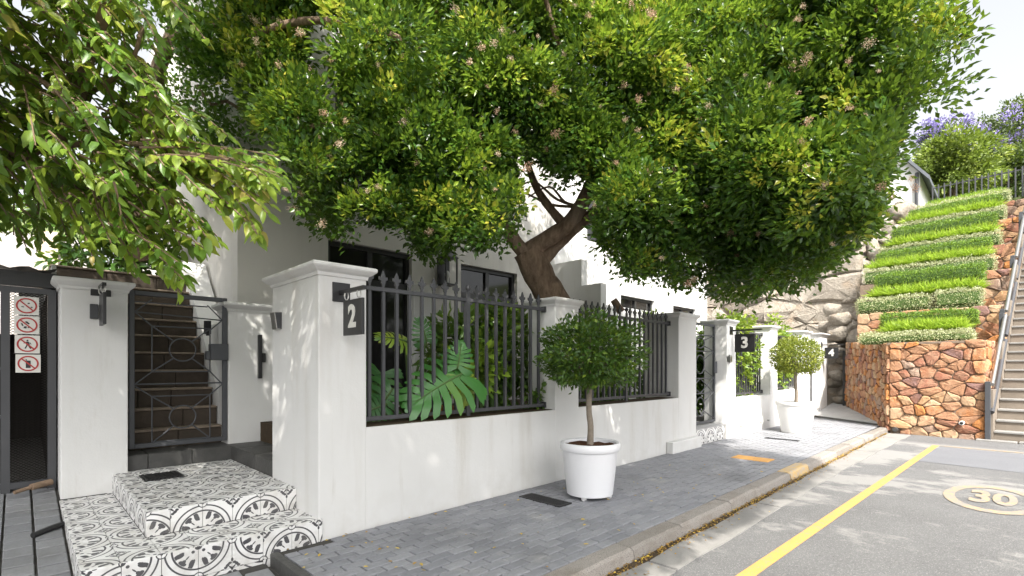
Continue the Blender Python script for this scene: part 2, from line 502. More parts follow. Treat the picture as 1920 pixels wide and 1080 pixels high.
def raw_mesh(name, V, F, tone, mat_, smooth=False):
    me = bpy.data.meshes.new(name)
    me.vertices.add(len(V)); me.vertices.foreach_set('co', np.ascontiguousarray(V, dtype=np.float32).ravel())
    me.loops.add(F.size); me.loops.foreach_set('vertex_index', F.ravel().astype(np.int32))
    me.polygons.add(len(F)); me.polygons.foreach_set('loop_start', np.arange(0, F.size, 3, dtype=np.int32))
    me.update(calc_edges=True)
    at_ = me.attributes.new('tone', 'FLOAT', 'POINT')
    at_.data.foreach_set('value', np.clip(tone, 0, 1).astype(np.float32))
    me.materials.append(mat_)
    if smooth: me.polygons.foreach_set('use_smooth', np.ones(len(F), dtype=bool))
    return me

def foliage(name, pos, d, nrm, L, Wd, tone, mat_, parent=None, origin=None, **kw):
    V, F, k = leaf_arrays(pos, d, nrm, L, Wd, **kw)
    if origin is None: origin = WL[parent.name] if parent is not None else Vector(pos.mean(0))
    V = (V - np.array(origin)) * S
    me = raw_mesh(name, V, F, np.repeat(tone, k), mat_)
    return link(me, name, parent, origin)

def rnd_dirs(n):
    return unit(rng.normal(size=(n, 3)))

def clump_leaves(C, R, per, out_bias, L, Wd, tone_c, tone_sd=.10, up=.5):
    """leaves scattered round clump centres C (n,3) with radii R; returns pos, dir, normal, L, W, tone"""
    n = len(C); N = n * per
    idx = np.repeat(np.arange(n), per)
    off = rnd_dirs(N) * (rng.random((N, 1)) ** .5)
    pos = C[idx] + off * R[idx][:, None]
    d = unit(off * 1.0 + out_bias[idx] * .8 + rnd_dirs(N) * .6 + np.array([0, 0, -.15]))
    nrm = unit(rnd_dirs(N) * .7 + np.array([0, 0, up]) + out_bias[idx] * .5)
    l = L * rng.uniform(.7, 1.25, N); w = Wd * rng.uniform(.75, 1.25, N)
    tone = tone_c[idx] + rng.normal(0, tone_sd, N)
    return pos, d, nrm, l, w, tone

def in_poly(u, v, poly):
    r = np.zeros(len(u), bool); n = len(poly)
    for i in range(n):
        x1, y1 = poly[i]; x2, y2 = poly[(i + 1) % n]
        c = ((y1 > v) != (y2 > v)) & (u < (x2 - x1) * (v - y1) / ((y2 - y1) + 1e-9) + x1)
        r ^= c
    return r

def sample_ellipsoids(E, n, shell=.62):
    vol = np.array([e[1][0] * e[1][1] * e[1][2] for e in E]); vol = vol / vol.sum()
    which = rng.choice(len(E), n, p=vol)
    c = np.array([e[0] for e in E])[which]; r = np.array([e[1] for e in E])[which]
    d = rnd_dirs(n)
    rad = shell + (1 - shell) * rng.random(n) ** .8
    deep = rng.random(n) < .22
    rad = np.where(deep, rng.random(n) ** .5 * shell, rad)
    return c + d * r * rad[:, None], unit(d / r)

# ------------------------------------------------------------------ rubble stones
def vor(w, h, seeds, asp=1.4):
    cells = []
    sx = [(x / asp, y) for x, y in seeds]
    for i, (x, y) in enumerate(sx):
        poly = [(0, 0), (w / asp, 0), (w / asp, h), (0, h)]
        near = sorted(range(len(sx)), key=lambda j: (sx[j][0] - x) ** 2 + (sx[j][1] - y) ** 2)[1:22]
        for j in near:
            mx_, my = (x + sx[j][0]) / 2, (y + sx[j][1]) / 2
            nx, ny = sx[j][0] - x, sx[j][1] - y
            out = []
            for a in range(len(poly)):
                p, q = poly[a], poly[(a + 1) % len(poly)]
                dp = (p[0] - mx_) * nx + (p[1] - my) * ny; dq = (q[0] - mx_) * nx + (q[1] - my) * ny
                if dp <= 0: out.append(p)
                if dp * dq < 0:
                    k = dp / (dp - dq); out.append((p[0] + (q[0] - p[0]) * k, p[1] + (q[1] - p[1]) * k))
            poly = out
            if len(poly) < 3: break
        if len(poly) >= 3: cells.append([(a * asp, b) for a, b in poly])
    return cells

def jitter_grid(w, h, nx, ny, j=.42):
    pts = []
    for r in range(ny):
        k = max(1, nx + random.choice((-1, 0, 0, 1)))
        o = random.random() * .5
        for c in range(k):
            x = (c + .5 + random.uniform(-j, j)) / k * w; y = (r + .5 + random.uniform(-j, j)) / ny * h
            pts.append((min(max(x, .01), w - .01), min(max(y, .01), h - .01)))
    return pts

def stones(parent, name, mat_, fmap, w, h, nx, ny, depth=.02, gap=.007, asp=1.4, drop=None, rough=.012, jit=.42, round_=False):
    """irregular stones over a w x h patch; fmap(s, t, out) -> point"""
    for poly in vor(w, h, jitter_grid(w, h, nx, ny, jit), asp):
        area = 0
        cx = sum(p[0] for p in poly) / len(poly); cy = sum(p[1] for p in poly) / len(poly)
        for a in range(len(poly)):
            p, q = poly[a], poly[(a + 1) % len(poly)]; area += p[0] * q[1] - q[0] * p[1]
        area = abs(area) / 2
        if area < .0006 or (drop and drop(cx, cy)): continue
        size = math.sqrt(area)
        sh = max(.5, 1 - gap * 2.0 / size)
        pts = []
        n = len(poly)
        for a in range(n):
            p = poly[a]; pr, nx_ = poly[a - 1], poly[(a + 1) % n]
            l1 = math.hypot(pr[0] - p[0], pr[1] - p[1]); l2 = math.hypot(nx_[0] - p[0], nx_[1] - p[1])
            for q, l in ((pr, l1), (nx_, l2)):
                if l < 1e-6: continue
                k = min(.3, .018 / l + random.uniform(0, .06))
                x, y = p[0] + (q[0] - p[0]) * k, p[1] + (q[1] - p[1]) * k
                pts.append((cx + (x - cx) * sh, cy + (y - cy) * sh))
        if round_:
            for _ in range(2):
                pts = [q for a in range(len(pts)) for q in ((pts[a - 1][0] * .25 + pts[a][0] * .75, pts[a - 1][1] * .25 + pts[a][1] * .75), (pts[a][0] * .75 + pts[(a + 1) % len(pts)][0] * .25, pts[a][1] * .75 + pts[(a + 1) % len(pts)][1] * .25))]
            pts = pts[::2]
        else:
            q_ = []
            for a in range(len(pts)):
                p, e = pts[a], pts[(a + 1) % len(pts)]
                q_.append(p); l = math.hypot(e[0] - p[0], e[1] - p[1])
                if l > .055:
                    k = random.uniform(.35, .65); o_ = random.uniform(-.07, .05) * l
                    q_.append((p[0] + (e[0] - p[0]) * k + (e[1] - p[1]) / l * o_, p[1] + (e[1] - p[1]) * k - (e[0] - p[0]) / l * o_))
            pts = q_
        n = len(pts)
        dp = depth * random.uniform(.5, 1.3)
        tilt = (random.uniform(-.12, .12), random.uniform(-.12, .12))
        def q3(x, y, k, o):
            xx, yy = cx + (x - cx) * k, cy + (y - cy) * k
            return fmap(xx, yy, o + (tilt[0] * (xx - cx) + tilt[1] * (yy - cy)) * (1 if o > 0 else 0))
        V = [q3(x, y, 1, -.02) for x, y in pts] + [q3(x, y, 1, dp * .55 + random.uniform(0, rough) * .4) for x, y in pts] \
            + [q3(x, y, random.uniform(.78, .9), dp + random.uniform(-.5, .5) * rough) for x, y in pts] + [q3(cx, cy, 1, dp + random.uniform(0, 1) * rough)]
        F = []
        if round_:
            ks, ds = (1, 1, .95, .82, .62, .36), (-.25, .35, .68, .88, .97, 1.0)
            ph = random.random() * 6
            V = []
            for k_, d_ in zip(ks, ds):
                for x, y in pts:
                    wv = .5 * math.sin(x * 11 + ph) * math.cos(y * 13 + ph * 2) + .35 * math.sin(x * 27 + y * 23 + ph)
                    V.append(q3(x, y, k_ * (1 + random.uniform(-.02, .02)), dp * d_ + rough * (wv * .8 + random.uniform(-.3, .3)) * (1 if d_ > 0 else 0)))
            V.append(q3(cx, cy, 1, dp + random.uniform(-.3, .3) * rough))
            for r_ in range(5):
                for a in range(n):
                    b = (a + 1) % n; F.append((r_ * n + a, r_ * n + b, r_ * n + n + b, r_ * n + n + a))
            for a in range(n): F.append((5 * n + a, 5 * n + (a + 1) % n, 6 * n))
        else:
            for a in range(n):
                b = (a + 1) % n
                F += [(a, b, n + b, n + a), (n + a, n + b, 2 * n + b, 2 * n + a), (2 * n + a, 2 * n + b, 3 * n)]
        mb = MB(); mb.add(V, F)
        mb.build(name, mat_, parent, smooth=round_)

# ================================================================== GROUND, ROAD, PAVEMENT
g = MB(); g.add([(-150, -150, -.085), (150, -150, -.085), (150, 150, -.085), (-150, 150, -.085)], [(0, 1, 2, 3)])
tag(g.build('ground', M['bed']), kind='structure')
g = MB(); g.add([(-30, -6, -.07), (10.02, -6, -.07), (10.02, 1.5, -.07), (-30, 1.5, -.07)], [(0, 1, 2, 3)])
tag(g.build('road', M['asphalt']), kind='structure')
g = MB(); g.add([(7.0, -2.2, -.067), (8.55, -2.2, -.067), (8.75, .68, -.067), (7.25, .80, -.067)], [(0, 1, 2, 3)])
tag(g.build('road_patch', M['patch']), kind='structure')
g = MB(); g.add([(-20, 1.31, -.066), (-20, 1.24, -.066), (10.0, 1.08, -.066), (10.0, 1.34, -.066)], [(0, 1, 2, 3)])

def strip(name, P, mat_, z):
    g = MB(); g.add([(x, y, z) for x, y in P], [tuple(range(len(P)))])
    return tag(g.build(name, mat_), kind='structure')
# wavy-edged gutter concrete, laid in separate lengths
gut = bpy.data.objects.new('gutter', None); COL.objects.link(gut); WL[gut.name] = Vector((0, 0, 0)); tag(gut, kind='structure')
xs = [-6, -3.2, -.4, 1.35, 2.45, 4.1, 5.8, 7.6, 9.9]
for a, b in zip(xs[:-1], xs[1:]):
    mb = MB(); n = max(4, int((b - a) / .25)); P = []
    for i in range(n + 1):
        x = a + .012 + (b - a - .024) * i / n
        P.append((x, 1.415 + .012 * math.sin(x * 7), -.062))
    for i in range(n, -1, -1):
        x = a + .012 + (b - a - .024) * i / n
        P.append((x, 1.235 + .006 * math.sin(x * 5 + 1) + random.uniform(-.007, .007) - max(0, x - 6) * .03, -.062))
    mb.extr(P, (0, 0, -.03)); mb.build('gutter_slab', M['conc'], gut)

# yellow markings
def quadline(P, name, mat_):
    g = MB(); g.add([(x, y, -.0655) for x, y in P], [(0, 1, 2, 3)])
    return tag(g.build(name, mat_), kind='structure')
quadline([(-4, 1.235), (-4, 1.165), (8.86, .70), (8.86, .77)], 'road_marking', M['yellow'])
quadline([(8.80, .70), (8.80, -2.4), (8.88, -2.4), (8.88, .70)], 'road_marking', M['yellow_pale'])
ring = MB(); n = 56; cx_, cy_, ra, rb = 5.60, .115, .56, .30
for r0, r1 in ((1.0, .76),):
    P = []; F = []
    for i in range(n):
        w = 2 * math.pi * i / n
        P += [(cx_ + ra * r0 * math.cos(w), cy_ + rb * r0 * math.sin(w), -.0655), (cx_ + ra * (r1 + .04) * math.cos(w), cy_ + rb * r1 * math.sin(w), -.0655)]
        F.append((2 * i, 2 * ((i + 1) % n), 2 * ((i + 1) % n) + 1, 2 * i + 1))
    ring.add(P, F)
roundel = tag(ring.build('road_marking', M['yellow_pale']), kind='structure')

def text_mesh(txt, size, depth, offset=0.0):
    cu = bpy.data.curves.new('lettering', 'FONT'); cu.body = txt; cu.size = size * S; cu.extrude = depth * S; cu.offset = offset * S
    cu.align_x = 'CENTER'; cu.align_y = 'CENTER'; cu.resolution_u = 3
    o = bpy.data.objects.new('lettering', cu); COL.objects.link(o)
    dg = bpy.context.evaluated_depsgraph_get(); dg.update()
    me = bpy.data.meshes.new_from_object(o.evaluated_get(dg))
    bpy.data.objects.remove(o)
    return me
def mat_of(x, y, z):
    return Matrix((x, y, z)).transposed()
me = text_mesh('30', .34, .0006, .012); me.materials.clear(); me.materials.append(M['yellow_pale'])
o = inst(me, 'lettering', roundel, (cx_, cy_, -.0645))
o.rotation_euler = mat_of((0, -.92, 0), (1, 0, 0), (0, 0, 1)).to_euler()
o.scale = (.85, 2.0, 1)

# pavement
pav = MB(); pav.add([(1.0, 1.56, -.012), (11.0, 1.56, -.012), (11.35, 2.9, -.012), (1.0, 2.9, -.012)], [(0, 1, 2, 3)])
pave = tag(pav.build('pavement', M['bed']), kind='structure')
def paver_mesh(w, l, hgt, mat_, name):
    mb = MB(); mb.box(-w / 2, -l / 2, -hgt, w / 2, l / 2, 0)
    o = mb.build(name, mat_, None, bevel=.0035, origin=(0, 0, 0)); me = o.data
    bpy.data.objects.remove(o); return me
PL, PW = .143, .0715
spots = []; halves = []
r = 0; y = 1.595
while y + PW < 2.84:
    x = 1.003 + (r % 2) * PL / 2
    if r % 2 and y < 2.72: halves.append((1.003 + PL / 4, y + PW / 2))
    while x + PL < 11.1:
        cx, cy = x + PL / 2, y + PW / 2
        ok = cx < 10.4 + (cy - 1.42) * .66 - .1
        if cy > 2.76 and cx < 1.27: ok = False
        if ok: spots.append((math.hypot(cx, cy), cx, cy))
        x += PL
    y += PW; r += 1
spots.sort()
pm = paver_mesh(PL - .0085, PW - .0075, .03, M['paver'], 'paver')
for k, (_, x, y) in enumerate(spots[:300]):
    o = inst(pm, 'paver', pave, (x, y, random.uniform(-.0018, .0018)))
    o.rotation_euler = (random.uniform(-.012, .012), random.uniform(-.012, .012), random.uniform(-.012, .012))
mb = MB()
for _, x, y in spots[300:]:
    z = random.uniform(-.002, .002)
    mb.box(x - PL / 2 + .004, y - PW / 2 + .0036, -.03, x + PL / 2 - .004, y + PW / 2 - .0036, z)
for x, y in halves: mb.box(x - PL / 4 + .004, y - PW / 2 + .0036, -.03, x + PL / 4 - .004, y + PW / 2 - .0036, 0)
tag(mb.build('paver', M['paver'], pave), kind='stuff')
mb = MB(); mb.box(.955, 2.05, -.08, .998, 2.80, .003)
mb.build('edging_strip', M['slate'], pave, bevel=.004)

# kerb of granite lengths
kerb = bpy.data.objects.new('kerb', None); COL.objects.link(kerb); WL[kerb.name] = Vector((0, 0, 0)); tag(kerb, kind='structure')
x = -5.6; k = 0
def kerb_y(x):
    return 1.475 - max(0, x - 7) * .012
while x < 10.15:
    L = random.uniform(.52, .82)
    if x < .9: L = .8
    x1 = min(x + L, 10.25)
    ya, yb = kerb_y(x), kerb_y(x1)
    low = -.03 if x < .75 else 0.0
    top = low + random.uniform(-.004, .006)
    mb = MB()
    nseg = 4
    dz = [random.uniform(-.004, .004) for _ in range(nseg + 1)]; dy = [random.uniform(-.006, .006) for _ in range(nseg + 1)]
    P, F = [], []
    for i in range(nseg + 1):
        q = i / nseg; xx = x + .006 + (x1 - x - .012) * q; yy = ya + (yb - ya) * q
        P += [(xx, yy - .012 + dy[i], -.09), (xx, yy + dy[i], top - .014 + dz[i]), (xx, yy + .018, top + dz[i]), (xx, yy + .112, top + dz[i] * .5), (xx, yy + .112, -.09)]
    for i in range(nseg):
        for j in range(5):
            F.append((i * 5 + j, i * 5 + (j + 1) % 5, i * 5 + 5 + (j + 1) % 5, i * 5 + 5 + j))
    F += [(4, 3, 2, 1, 0), tuple(nseg * 5 + j for j in range(5))]
    mb.add(P, F)
    yel = 5.1 < (x + x1) / 2 < 5.75
    o = mb.build('kerb_stone', M['kerb_yellow'] if yel else M['kerb'], kerb)
    if yel: tag(o, 'kerb stone with worn yellow paint')
    x = x1; k += 1

# gutter debris
N = 3200
xx = rng.uniform(.6, 9.9, N); yy = 1.44 + rng.normal(0, .022, N); yy = np.where(rng.random(N) < .12, yy - rng.random(N) * .12, yy)
pos = np.stack([xx, yy, np.full(N, -.064) + rng.random(N) * .008], 1)
o = foliage('leaf_litter', pos, rnd_dirs(N) * np.array([1, 1, .25]), unit(rnd_dirs(N) * .5 + np.array([0, 0, 1])), rng.uniform(.008, .024, N), rng.uniform(.006, .014, N), rng.random(N) ** 2.2 * .7, M['litter'])
tag(o, 'yellow and brown leaf litter lying in the gutter below the kerb', 'leaf litter', kind='stuff')
mb = MB(); P = []
mb.add([(.2, 1.47, -.0645), (9.9, 1.43, -.0645), (9.9, 1.39, -.0645), (.2, 1.41, -.0645)], [(0, 3, 2, 1)])
tag(mb.build('gutter_dirt', M['soil']), kind='structure')

# loose yellow leaves on the pavement, steps and drive
N = 105
xx = np.concatenate([rng.uniform(1.0, 5.2, 65), rng.uniform(-1.2, .2, 22), rng.uniform(.95, 1.5, 18)])
yy = np.concatenate([rng.uniform(1.6, 2.82, 65), rng.uniform(2.6, 4.5, 22), rng.uniform(2.0, 2.8, 18)])
zz = np.where(xx < .9, -.06 + np.maximum(0, yy - 2.6) * .105, 0) + .004
pos = np.stack([xx, yy, zz], 1)
o = foliage('fallen_leaves', pos, rnd_dirs(N) * np.array([1, 1, .12]), unit(rnd_dirs(N) * .35 + np.array([0, 0, 1])), rng.uniform(.014, .034, N), rng.uniform(.010, .018, N), rng.uniform(.1, .9, N), M['litter'], big=True, droop=-.1)
tag(o, 'small yellow leaves fallen across the grey pavers', 'fallen leaves', kind='stuff')

# driveway ramp on the left
def zdrive(y):
    return -.06 + max(0, y - 2.6) * .105
mb = MB()
ys = [1.5, 2.6, 4.9, 7.5]
P = []
for y_ in ys: P += [(-8, y_, zdrive(y_) - .014), (.99 if y_ < 2.8 else .30, y_, zdrive(y_) - .014)]
mb.add(P, [(0, 1, 3, 2), (2, 3, 5, 4), (4, 5, 7, 6)])
drive = tag(mb.build('driveway', M['bed']), kind='structure')
sl = math.atan(.105)
DL = .124
dm = paver_mesh(.113, DL - .011, .03, M['paver_drive'], 'paver')
spots = []
c = 0; x = .185
while x > -1.4:
    y = 1.62 + (c % 2) * DL / 2
    while y < 4.85:
        spots.append((math.hypot(x, y), x - .062, y + DL / 2)); y += DL
    x -= .124; c += 1
x = .247
while x < .95:
    y = 1.62 + (c % 2) * DL / 2
    while y < 2.7:
        spots.append((math.hypot(x, y), x, y + DL / 2)); y += DL
    x += .124; c += 1
def in_view(q):
    d_ = q[1] * FX + q[2] * FY
    return -960 < FOC * (q[1] * FY - q[2] * FX) / d_ and 688 + FOC * (1 - zdrive(q[2])) / d_ < 1090
spots.sort(key=lambda q: (not in_view(q), q[0]))
mb = MB()
for k, (_, x, y) in enumerate(spots):
    if k < 300:
        o = inst(dm, 'paver', drive, (x, y, zdrive(y) + random.uniform(-.003, .003)))
        o.rotation_euler = ((sl if y > 2.65 else 0) + random.uniform(-.018, .018), random.uniform(-.018, .018), random.uniform(-.02, .02))
    else:
        h_ = (DL - .011) / 2; z0, z1 = zdrive(y - h_), zdrive(y + h_)
        mb.add([(x - .0565, y - h_, z0), (x + .0565, y - h_, z0), (x + .0565, y + h_, z1), (x - .0565, y + h_, z1), (x - .0565, y - h_, z0 - .03), (x + .0565, y - h_, z0 - .03), (x + .0565, y + h_, z1 - .03), (x - .0565, y + h_, z1 - .03)],
               [(0, 1, 2, 3), (7, 6, 5, 4), (0, 4, 5, 1), (1, 5, 6, 2), (2, 6, 7, 3), (3, 7, 4, 0)])
if mb.v: tag(mb.build('paver', M['paver_drive'], drive), kind='stuff')

# raised path slab at the far end
mb = MB()
mb.add([(10.32, 1.42, .045), (11.22, 2.84, .045), (13.0, 2.84, .20), (13.0, 2.4, .20), (10.32, 1.42, -.1), (11.22, 2.84, -.1), (13.0, 2.84, -.1), (13.0, 2.4, -.1)],
       [(0, 3, 2, 1), (0, 1, 5, 4), (1, 2, 6, 5), (2, 3, 7, 6), (3, 0, 4, 7)])
tag(mb.build('path', M['conc_slab']), kind='structure')
mb = MB(); mb.beam((10.33, 1.44, .01), (11.22, 2.82, .03), .035, .03)
tag(mb.build('path_edge', M['slate']), kind='structure')

# drain grate, covers
def grate(label, x0, y0, x1, y1, z, bars, mat_, frame_m, along='y'):
    tg = thing('drain_grate', label, 'drain grate', ((x0 + x1) / 2, (y0 + y1) / 2, z))
    mb = MB()
    f = .010
    mb.box(x0, y0, z - .02, x0 + f, y1, z); mb.box(x1 - f, y0, z - .02, x1, y1, z); mb.box(x0 + f, y0, z - .02, x1 - f, y0 + f, z); mb.box(x0 + f, y1 - f, z - .02, x1 - f, y1, z)
    mb.build('frame', frame_m, tg)
    mb = MB(); mb.box(x0 + f, y0 + f, z - .03, x1 - f, y1 - f, z - .0055); mb.build('sump', M['void'], tg)
    mb = MB()
    if along == 'y':
        for i in range(bars):
            q = y0 + f + (y1 - y0 - 2 * f) * (i + .5) / bars; mb.box(x0 + f, q - .0035, z - .0055, x1 - f, q + .0035, z - .0005)
    else:
        for i in range(bars):
            q = x0 + f + (x1 - x0 - 2 * f) * (i + .5) / bars; mb.box(q - .004, y0 + f, z - .014, q + .004, y1 - f, z - .003)
    mb.build('bar', mat_, tg)
grate('black drain grate let into the pavement beside the nearer pot', 2.73, 2.27, 2.87, 2.67, .009, 22, M['black'], M['black'])
grate('narrow drain slot in the sunny pavement before the farther pot', 7.42, 2.03, 7.50, 2.45, .009, 16, M['black'], M['dark_metal'])
mb = MB(); mb.box(5.57, 1.81, -.02, 5.79, 2.19, .006)
tag(mb.build('service_cover', M['tan'], bevel=.004), 'orange tan service cover let into the pavement near the kerb', 'service cover')

# ================================================================== GARDEN WALLS
def pier(parent, x0, x1, y0, y1, z0, zt, cap=.035, mat_=None):
    mat_ = mat_ or M['plaster']
    mb = MB(); mb.box(x0, y0, z0, x1, y1, zt - .072)
    p = mb.build('pier', mat_, parent, bevel=.008, seg=2)
    mb = MB()
    prof = [(0.0, -.075), (.006, -.075), (.010, -.055), (cap * .55, -.045), (cap * .9, -.030), (cap, -.022), (cap, -.008), (cap * .85, -.002), (cap * .55, 0)]
    P, F = [], []
    for o_, dz in prof: P += [(x0 - o_, y0 - o_, zt + dz), (x1 + o_, y0 - o_, zt + dz), (x1 + o_, y1 + o_, zt + dz), (x0 - o_, y1 + o_, zt + dz)]
    m_ = len(prof)
    for i in range(m_ - 1):
        for k_ in range(4): F.append((i * 4 + k_, i * 4 + (k_ + 1) % 4, i * 4 + 4 + (k_ + 1) % 4, i * 4 + 4 + k_))
    F += [(3, 2, 1, 0), tuple((m_ - 1) * 4 + k_ for k_ in range(4))]
    mb.add(P, F); mb.build('cap', mat_, p)
    return p

YW = 2.83
wallA = thing('garden_wall', 'long white rendered garden wall with tall capped piers along the pavement', 'garden wall', (3.7, 2.95, -.05))
pier(wallA, 1.232, 1.535, YW, 3.57, -.08, 1.611, .05)
pier(wallA, 3.345, 3.68, YW, 3.16, -.08, 1.615)
pier(wallA, 5.636, 6.11, YW, 3.28, -.08, 1.66, .04)
for a, b, zt in ((1.535, 3.345, .622), (3.68, 5.636, .626)):
    mb = MB(); mb.box(a - .005, YW + .0015, -.08, b + .005, 3.12, zt); mb.build('low_wall', M['plaster'], wallA, bevel=.006, seg=2)
    mb = MB(); mb.box(a + .004, YW + .03, zt - .01, b - .004, 3.10, zt + .004); mb.build('sill', M['soil'], wallA)
mb = MB(); mb.box(5.33, YW - .085, -.05, 6.08, YW - .002, .132); mb.build('plinth', M['plaster'], wallA, bevel=.012, seg=2)
wallB = thing('garden_wall', 'sunlit white garden wall with four slim piers beyond the open patterned step', 'garden wall', (9.2, 2.95, -.05))
for (x0, x1, zt) in ((7.07, 7.39, 1.675), (8.85, 9.2, 1.69), (10.69, 11.15, 1.70)):
    pier(wallB, x0, x1, YW, 3.16, -.08, zt, .04, M['plaster_clean'])
for a, b, zt in ((7.39, 8.85, .54), (9.2, 10.69, .58)):
    mb = MB(); mb.box(a - .004, YW + .0015, -.08, b + .004, 3.12, zt); mb.build('low_wall', M['plaster_clean'], wallB, bevel=.006)
for q in (7.55, 8.35, 8.72, 9.5):
    mb = MB(); mb.tube([(q, YW + .02, .13), (q, YW - .03, .125)], .014, 10); mb.build('weep_pipe', M['brushed'], wallB)
pier(wallB, 11.87, 12.43, YW, 3.25, -.08, 1.71, .05, M['plaster_clean'])
# entrance piers
gp = thing('gate_pier', 'white gate pier with a black bracket standing beside the bin enclosure', 'gate pier', (.38, 4.7, 0))
pier(gp, .197, .555, 4.45, 4.95, .0, 1.60, .04)
gp2 = thing('gate_pier', 'short white wall pier with vertical black handle to the right of the stair gate', 'gate pier', (1.6, 4.8, .3))
pier(gp2, 1.247, 2.1, 4.63, 4.92, .3, 1.545, .045)
mb = MB(); mb.box(1.30, 4.93, .3, 1.48, 5.6, 1.40); mb.build('return_wall', M['plaster'], gp2)

# ================================================================== TILED ENTRANCE STEPS
TS = .15
_tc = {}
def tile_mesh(w, h, k, crop_low=0.0, flip=False):
    key = (round(w, 4), round(h, 4), k, round(crop_low, 4))
    if key in _tc: return _tc[key]
    me = bpy.data.meshes.new('tile')
    g_ = .0012; th = .006
    x0, x1, y0, y1 = g_, w - g_, g_, h - g_
    b = .0012
    V = [(x0, y0, -th), (x1, y0, -th), (x1, y1, -th), (x0, y1, -th), (x0, y0, -b), (x1, y0, -b), (x1, y1, -b), (x0, y1, -b), (x0 + b, y0 + b, 0), (x1 - b, y0 + b, 0), (x1 - b, y1 - b, 0), (x0 + b, y1 - b, 0)]
    F = [(0, 1, 5, 4), (1, 2, 6, 5), (2, 3, 7, 6), (3, 0, 4, 7), (4, 5, 9, 8), (5, 6, 10, 9), (6, 7, 11, 10), (7, 4, 8, 11), (8, 9, 10, 11)]
    me.from_pydata([tuple(c * S for c in v) for v in V], [], F)
    uvl = me.uv_layers.new(name='UVMap')
    for lp in me.loops:
        x, y, _ = V[lp.vertex_index]
        a, c = x / TS, (y + crop_low) / TS
        if k == 1: a = 1 - a
        elif k == 2: a, c = 1 - a, 1 - c
        elif k == 3: c = 1 - c
        uvl.data[lp.index].uv = (a, c)
    me.materials.append(M['tile'])
    _tc[key] = me
    return me
# k: motif corner 0 = low-left, 1 = low-right, 2 = top-right, 3 = top-left
UPm = mat_of((1, 0, 0), (0, 1, 0), (0, 0, 1)).to_euler()
FRm = mat_of((1, 0, 0), (0, 0, 1), (0, -1, 0)).to_euler()
LFm = mat_of((0, -1, 0), (0, 0, 1), (-1, 0, 0)).to_euler()

steps = thing('entrance_steps', 'two wide entrance steps covered in black and white patterned tiles', 'steps', (.8, 3.5, 0))
mb = MB(); mb.box(.196, 2.826, -.12, 1.226, 4.449, .112); mb.box(.473, 3.156, .112, 1.226, 4.499, .241)
mb.build('core', M['bed'], steps)
X0, X1, YF, YB, Z1 = .19, 1.25, 2.82, 4.45, .118
U0, UF, Z2 = .467, 3.15, .247
def lay(face, seq, origin, n, w0=TS):
    pass
# lower riser, left to right
x = X0; seq = [2, 3, 2, 0, 1, 0, 2, 3]
seq = [3, 2, 3, 2, 1, 0, 1, 0]
i = 0
order = [2, 3, 2, 3, 2, 1, 0]
xb = X0 - .03
first = True
bounds = [X0, .312, .462, .612, .762, .912, 1.062, 1.212, X1]
order = [2, 3, 2, 3, 2, 1, 0, 1]
bounds = [X0, .328, .478, .628, .778, .928, 1.078, 1.228, 1.252]
order = [1, 3, 2, 3, 2, 1, 0, 1]
for a, b, k in zip(bounds[:-1], bounds[1:], order):
    inst(tile_mesh(min(TS, b - a), TS, k), 'tile', steps, (a, YF, Z1 - TS - .0), FRm)
    inst(tile_mesh(min(TS, b - a), .045, k), 'tile', steps, (a, YF, Z1 - TS - .045), FRm)
# upper riser (motif corners at the bottom)
bounds2 = [U0, .572, .722, .872, 1.022, 1.172, 1.232]
order2 = [0, 1, 0, 1, 0, 1]
h2 = Z2 - Z1
for a, b, k in zip(bounds2[:-1], bounds2[1:], order2):
    inst(tile_mesh(min(TS, b - a), h2, k, TS - h2), 'tile', steps, (a, UF, Z1), FRm)
# lower tread: front strip and left strip
ty = [YF, 2.97, 3.12, 3.15]
for r_, (a, b) in enumerate(zip(ty[:-1], ty[1:])):
    for c_, (p, q) in enumerate(zip(bounds[:-1], bounds[1:])):
        k = (0, 1, 3, 2)[(c_ % 2) + 2 * (r_ % 2)]
        inst(tile_mesh(min(TS, q - p), b - a, k), 'tile', steps, (p, a, Z1), UPm)
yl = [3.15 + .15 * j for j in range(9)] + [4.45]
for r_, (a, b) in enumerate(zip(yl[:-1], yl[1:])):
    for c_, (p, q) in enumerate(((X0, .328), (.328, U0))):
        k = (0, 1, 3, 2)[(c_ % 2) + 2 * ((r_ + 1) % 2)]
        inst(tile_mesh(q - p, b - a, k), 'tile', steps, (p, a, Z1), UPm)
# upper tread
yu = [UF + .15 * j for j in range(9)] + [4.495]
for r_, (a, b) in enumerate(zip(yu[:-1], yu[1:])):
    for c_, (p, q) in enumerate(zip(bounds2[:-1], bounds2[1:])):
        if .57 < p + .05 and q < .88 and 3.97 < a + .03 and b < 4.28: pass
        k = (0, 1, 3, 2)[(c_ % 2) + 2 * (r_ % 2)]
        inst(tile_mesh(q - p, b - a, k), 'tile', steps, (p, a, Z2), UPm)
# left faces
def left_face(xp, ya, yb, zt, hgt):
    y = yb; j = 0
    while y > ya + .01:
        w = min(TS, y - ya)
        inst(tile_mesh(w, min(hgt, TS), (0, 1)[j % 2], max(0, TS - hgt)), 'tile', steps, (xp, y, zt - min(hgt, TS)), LFm)
        y -= w; j += 1
left_face(X0, YF, YB, Z1, TS)
left_face(U0, UF, YB + .04, Z2, h2)
mb = MB(); mb.box(.588, 4.0, Z2 - .004, .81, 4.24, Z2 + .006)
for i in range(9): mb.box(.60 + i * .0235, 4.01, Z2 + .006, .612 + i * .0235, 4.23, Z2 + .011)
tag(mb.build('foot_scraper', M['black']), 'dark ribbed foot scraper set in the upper tiled step', 'foot scraper')

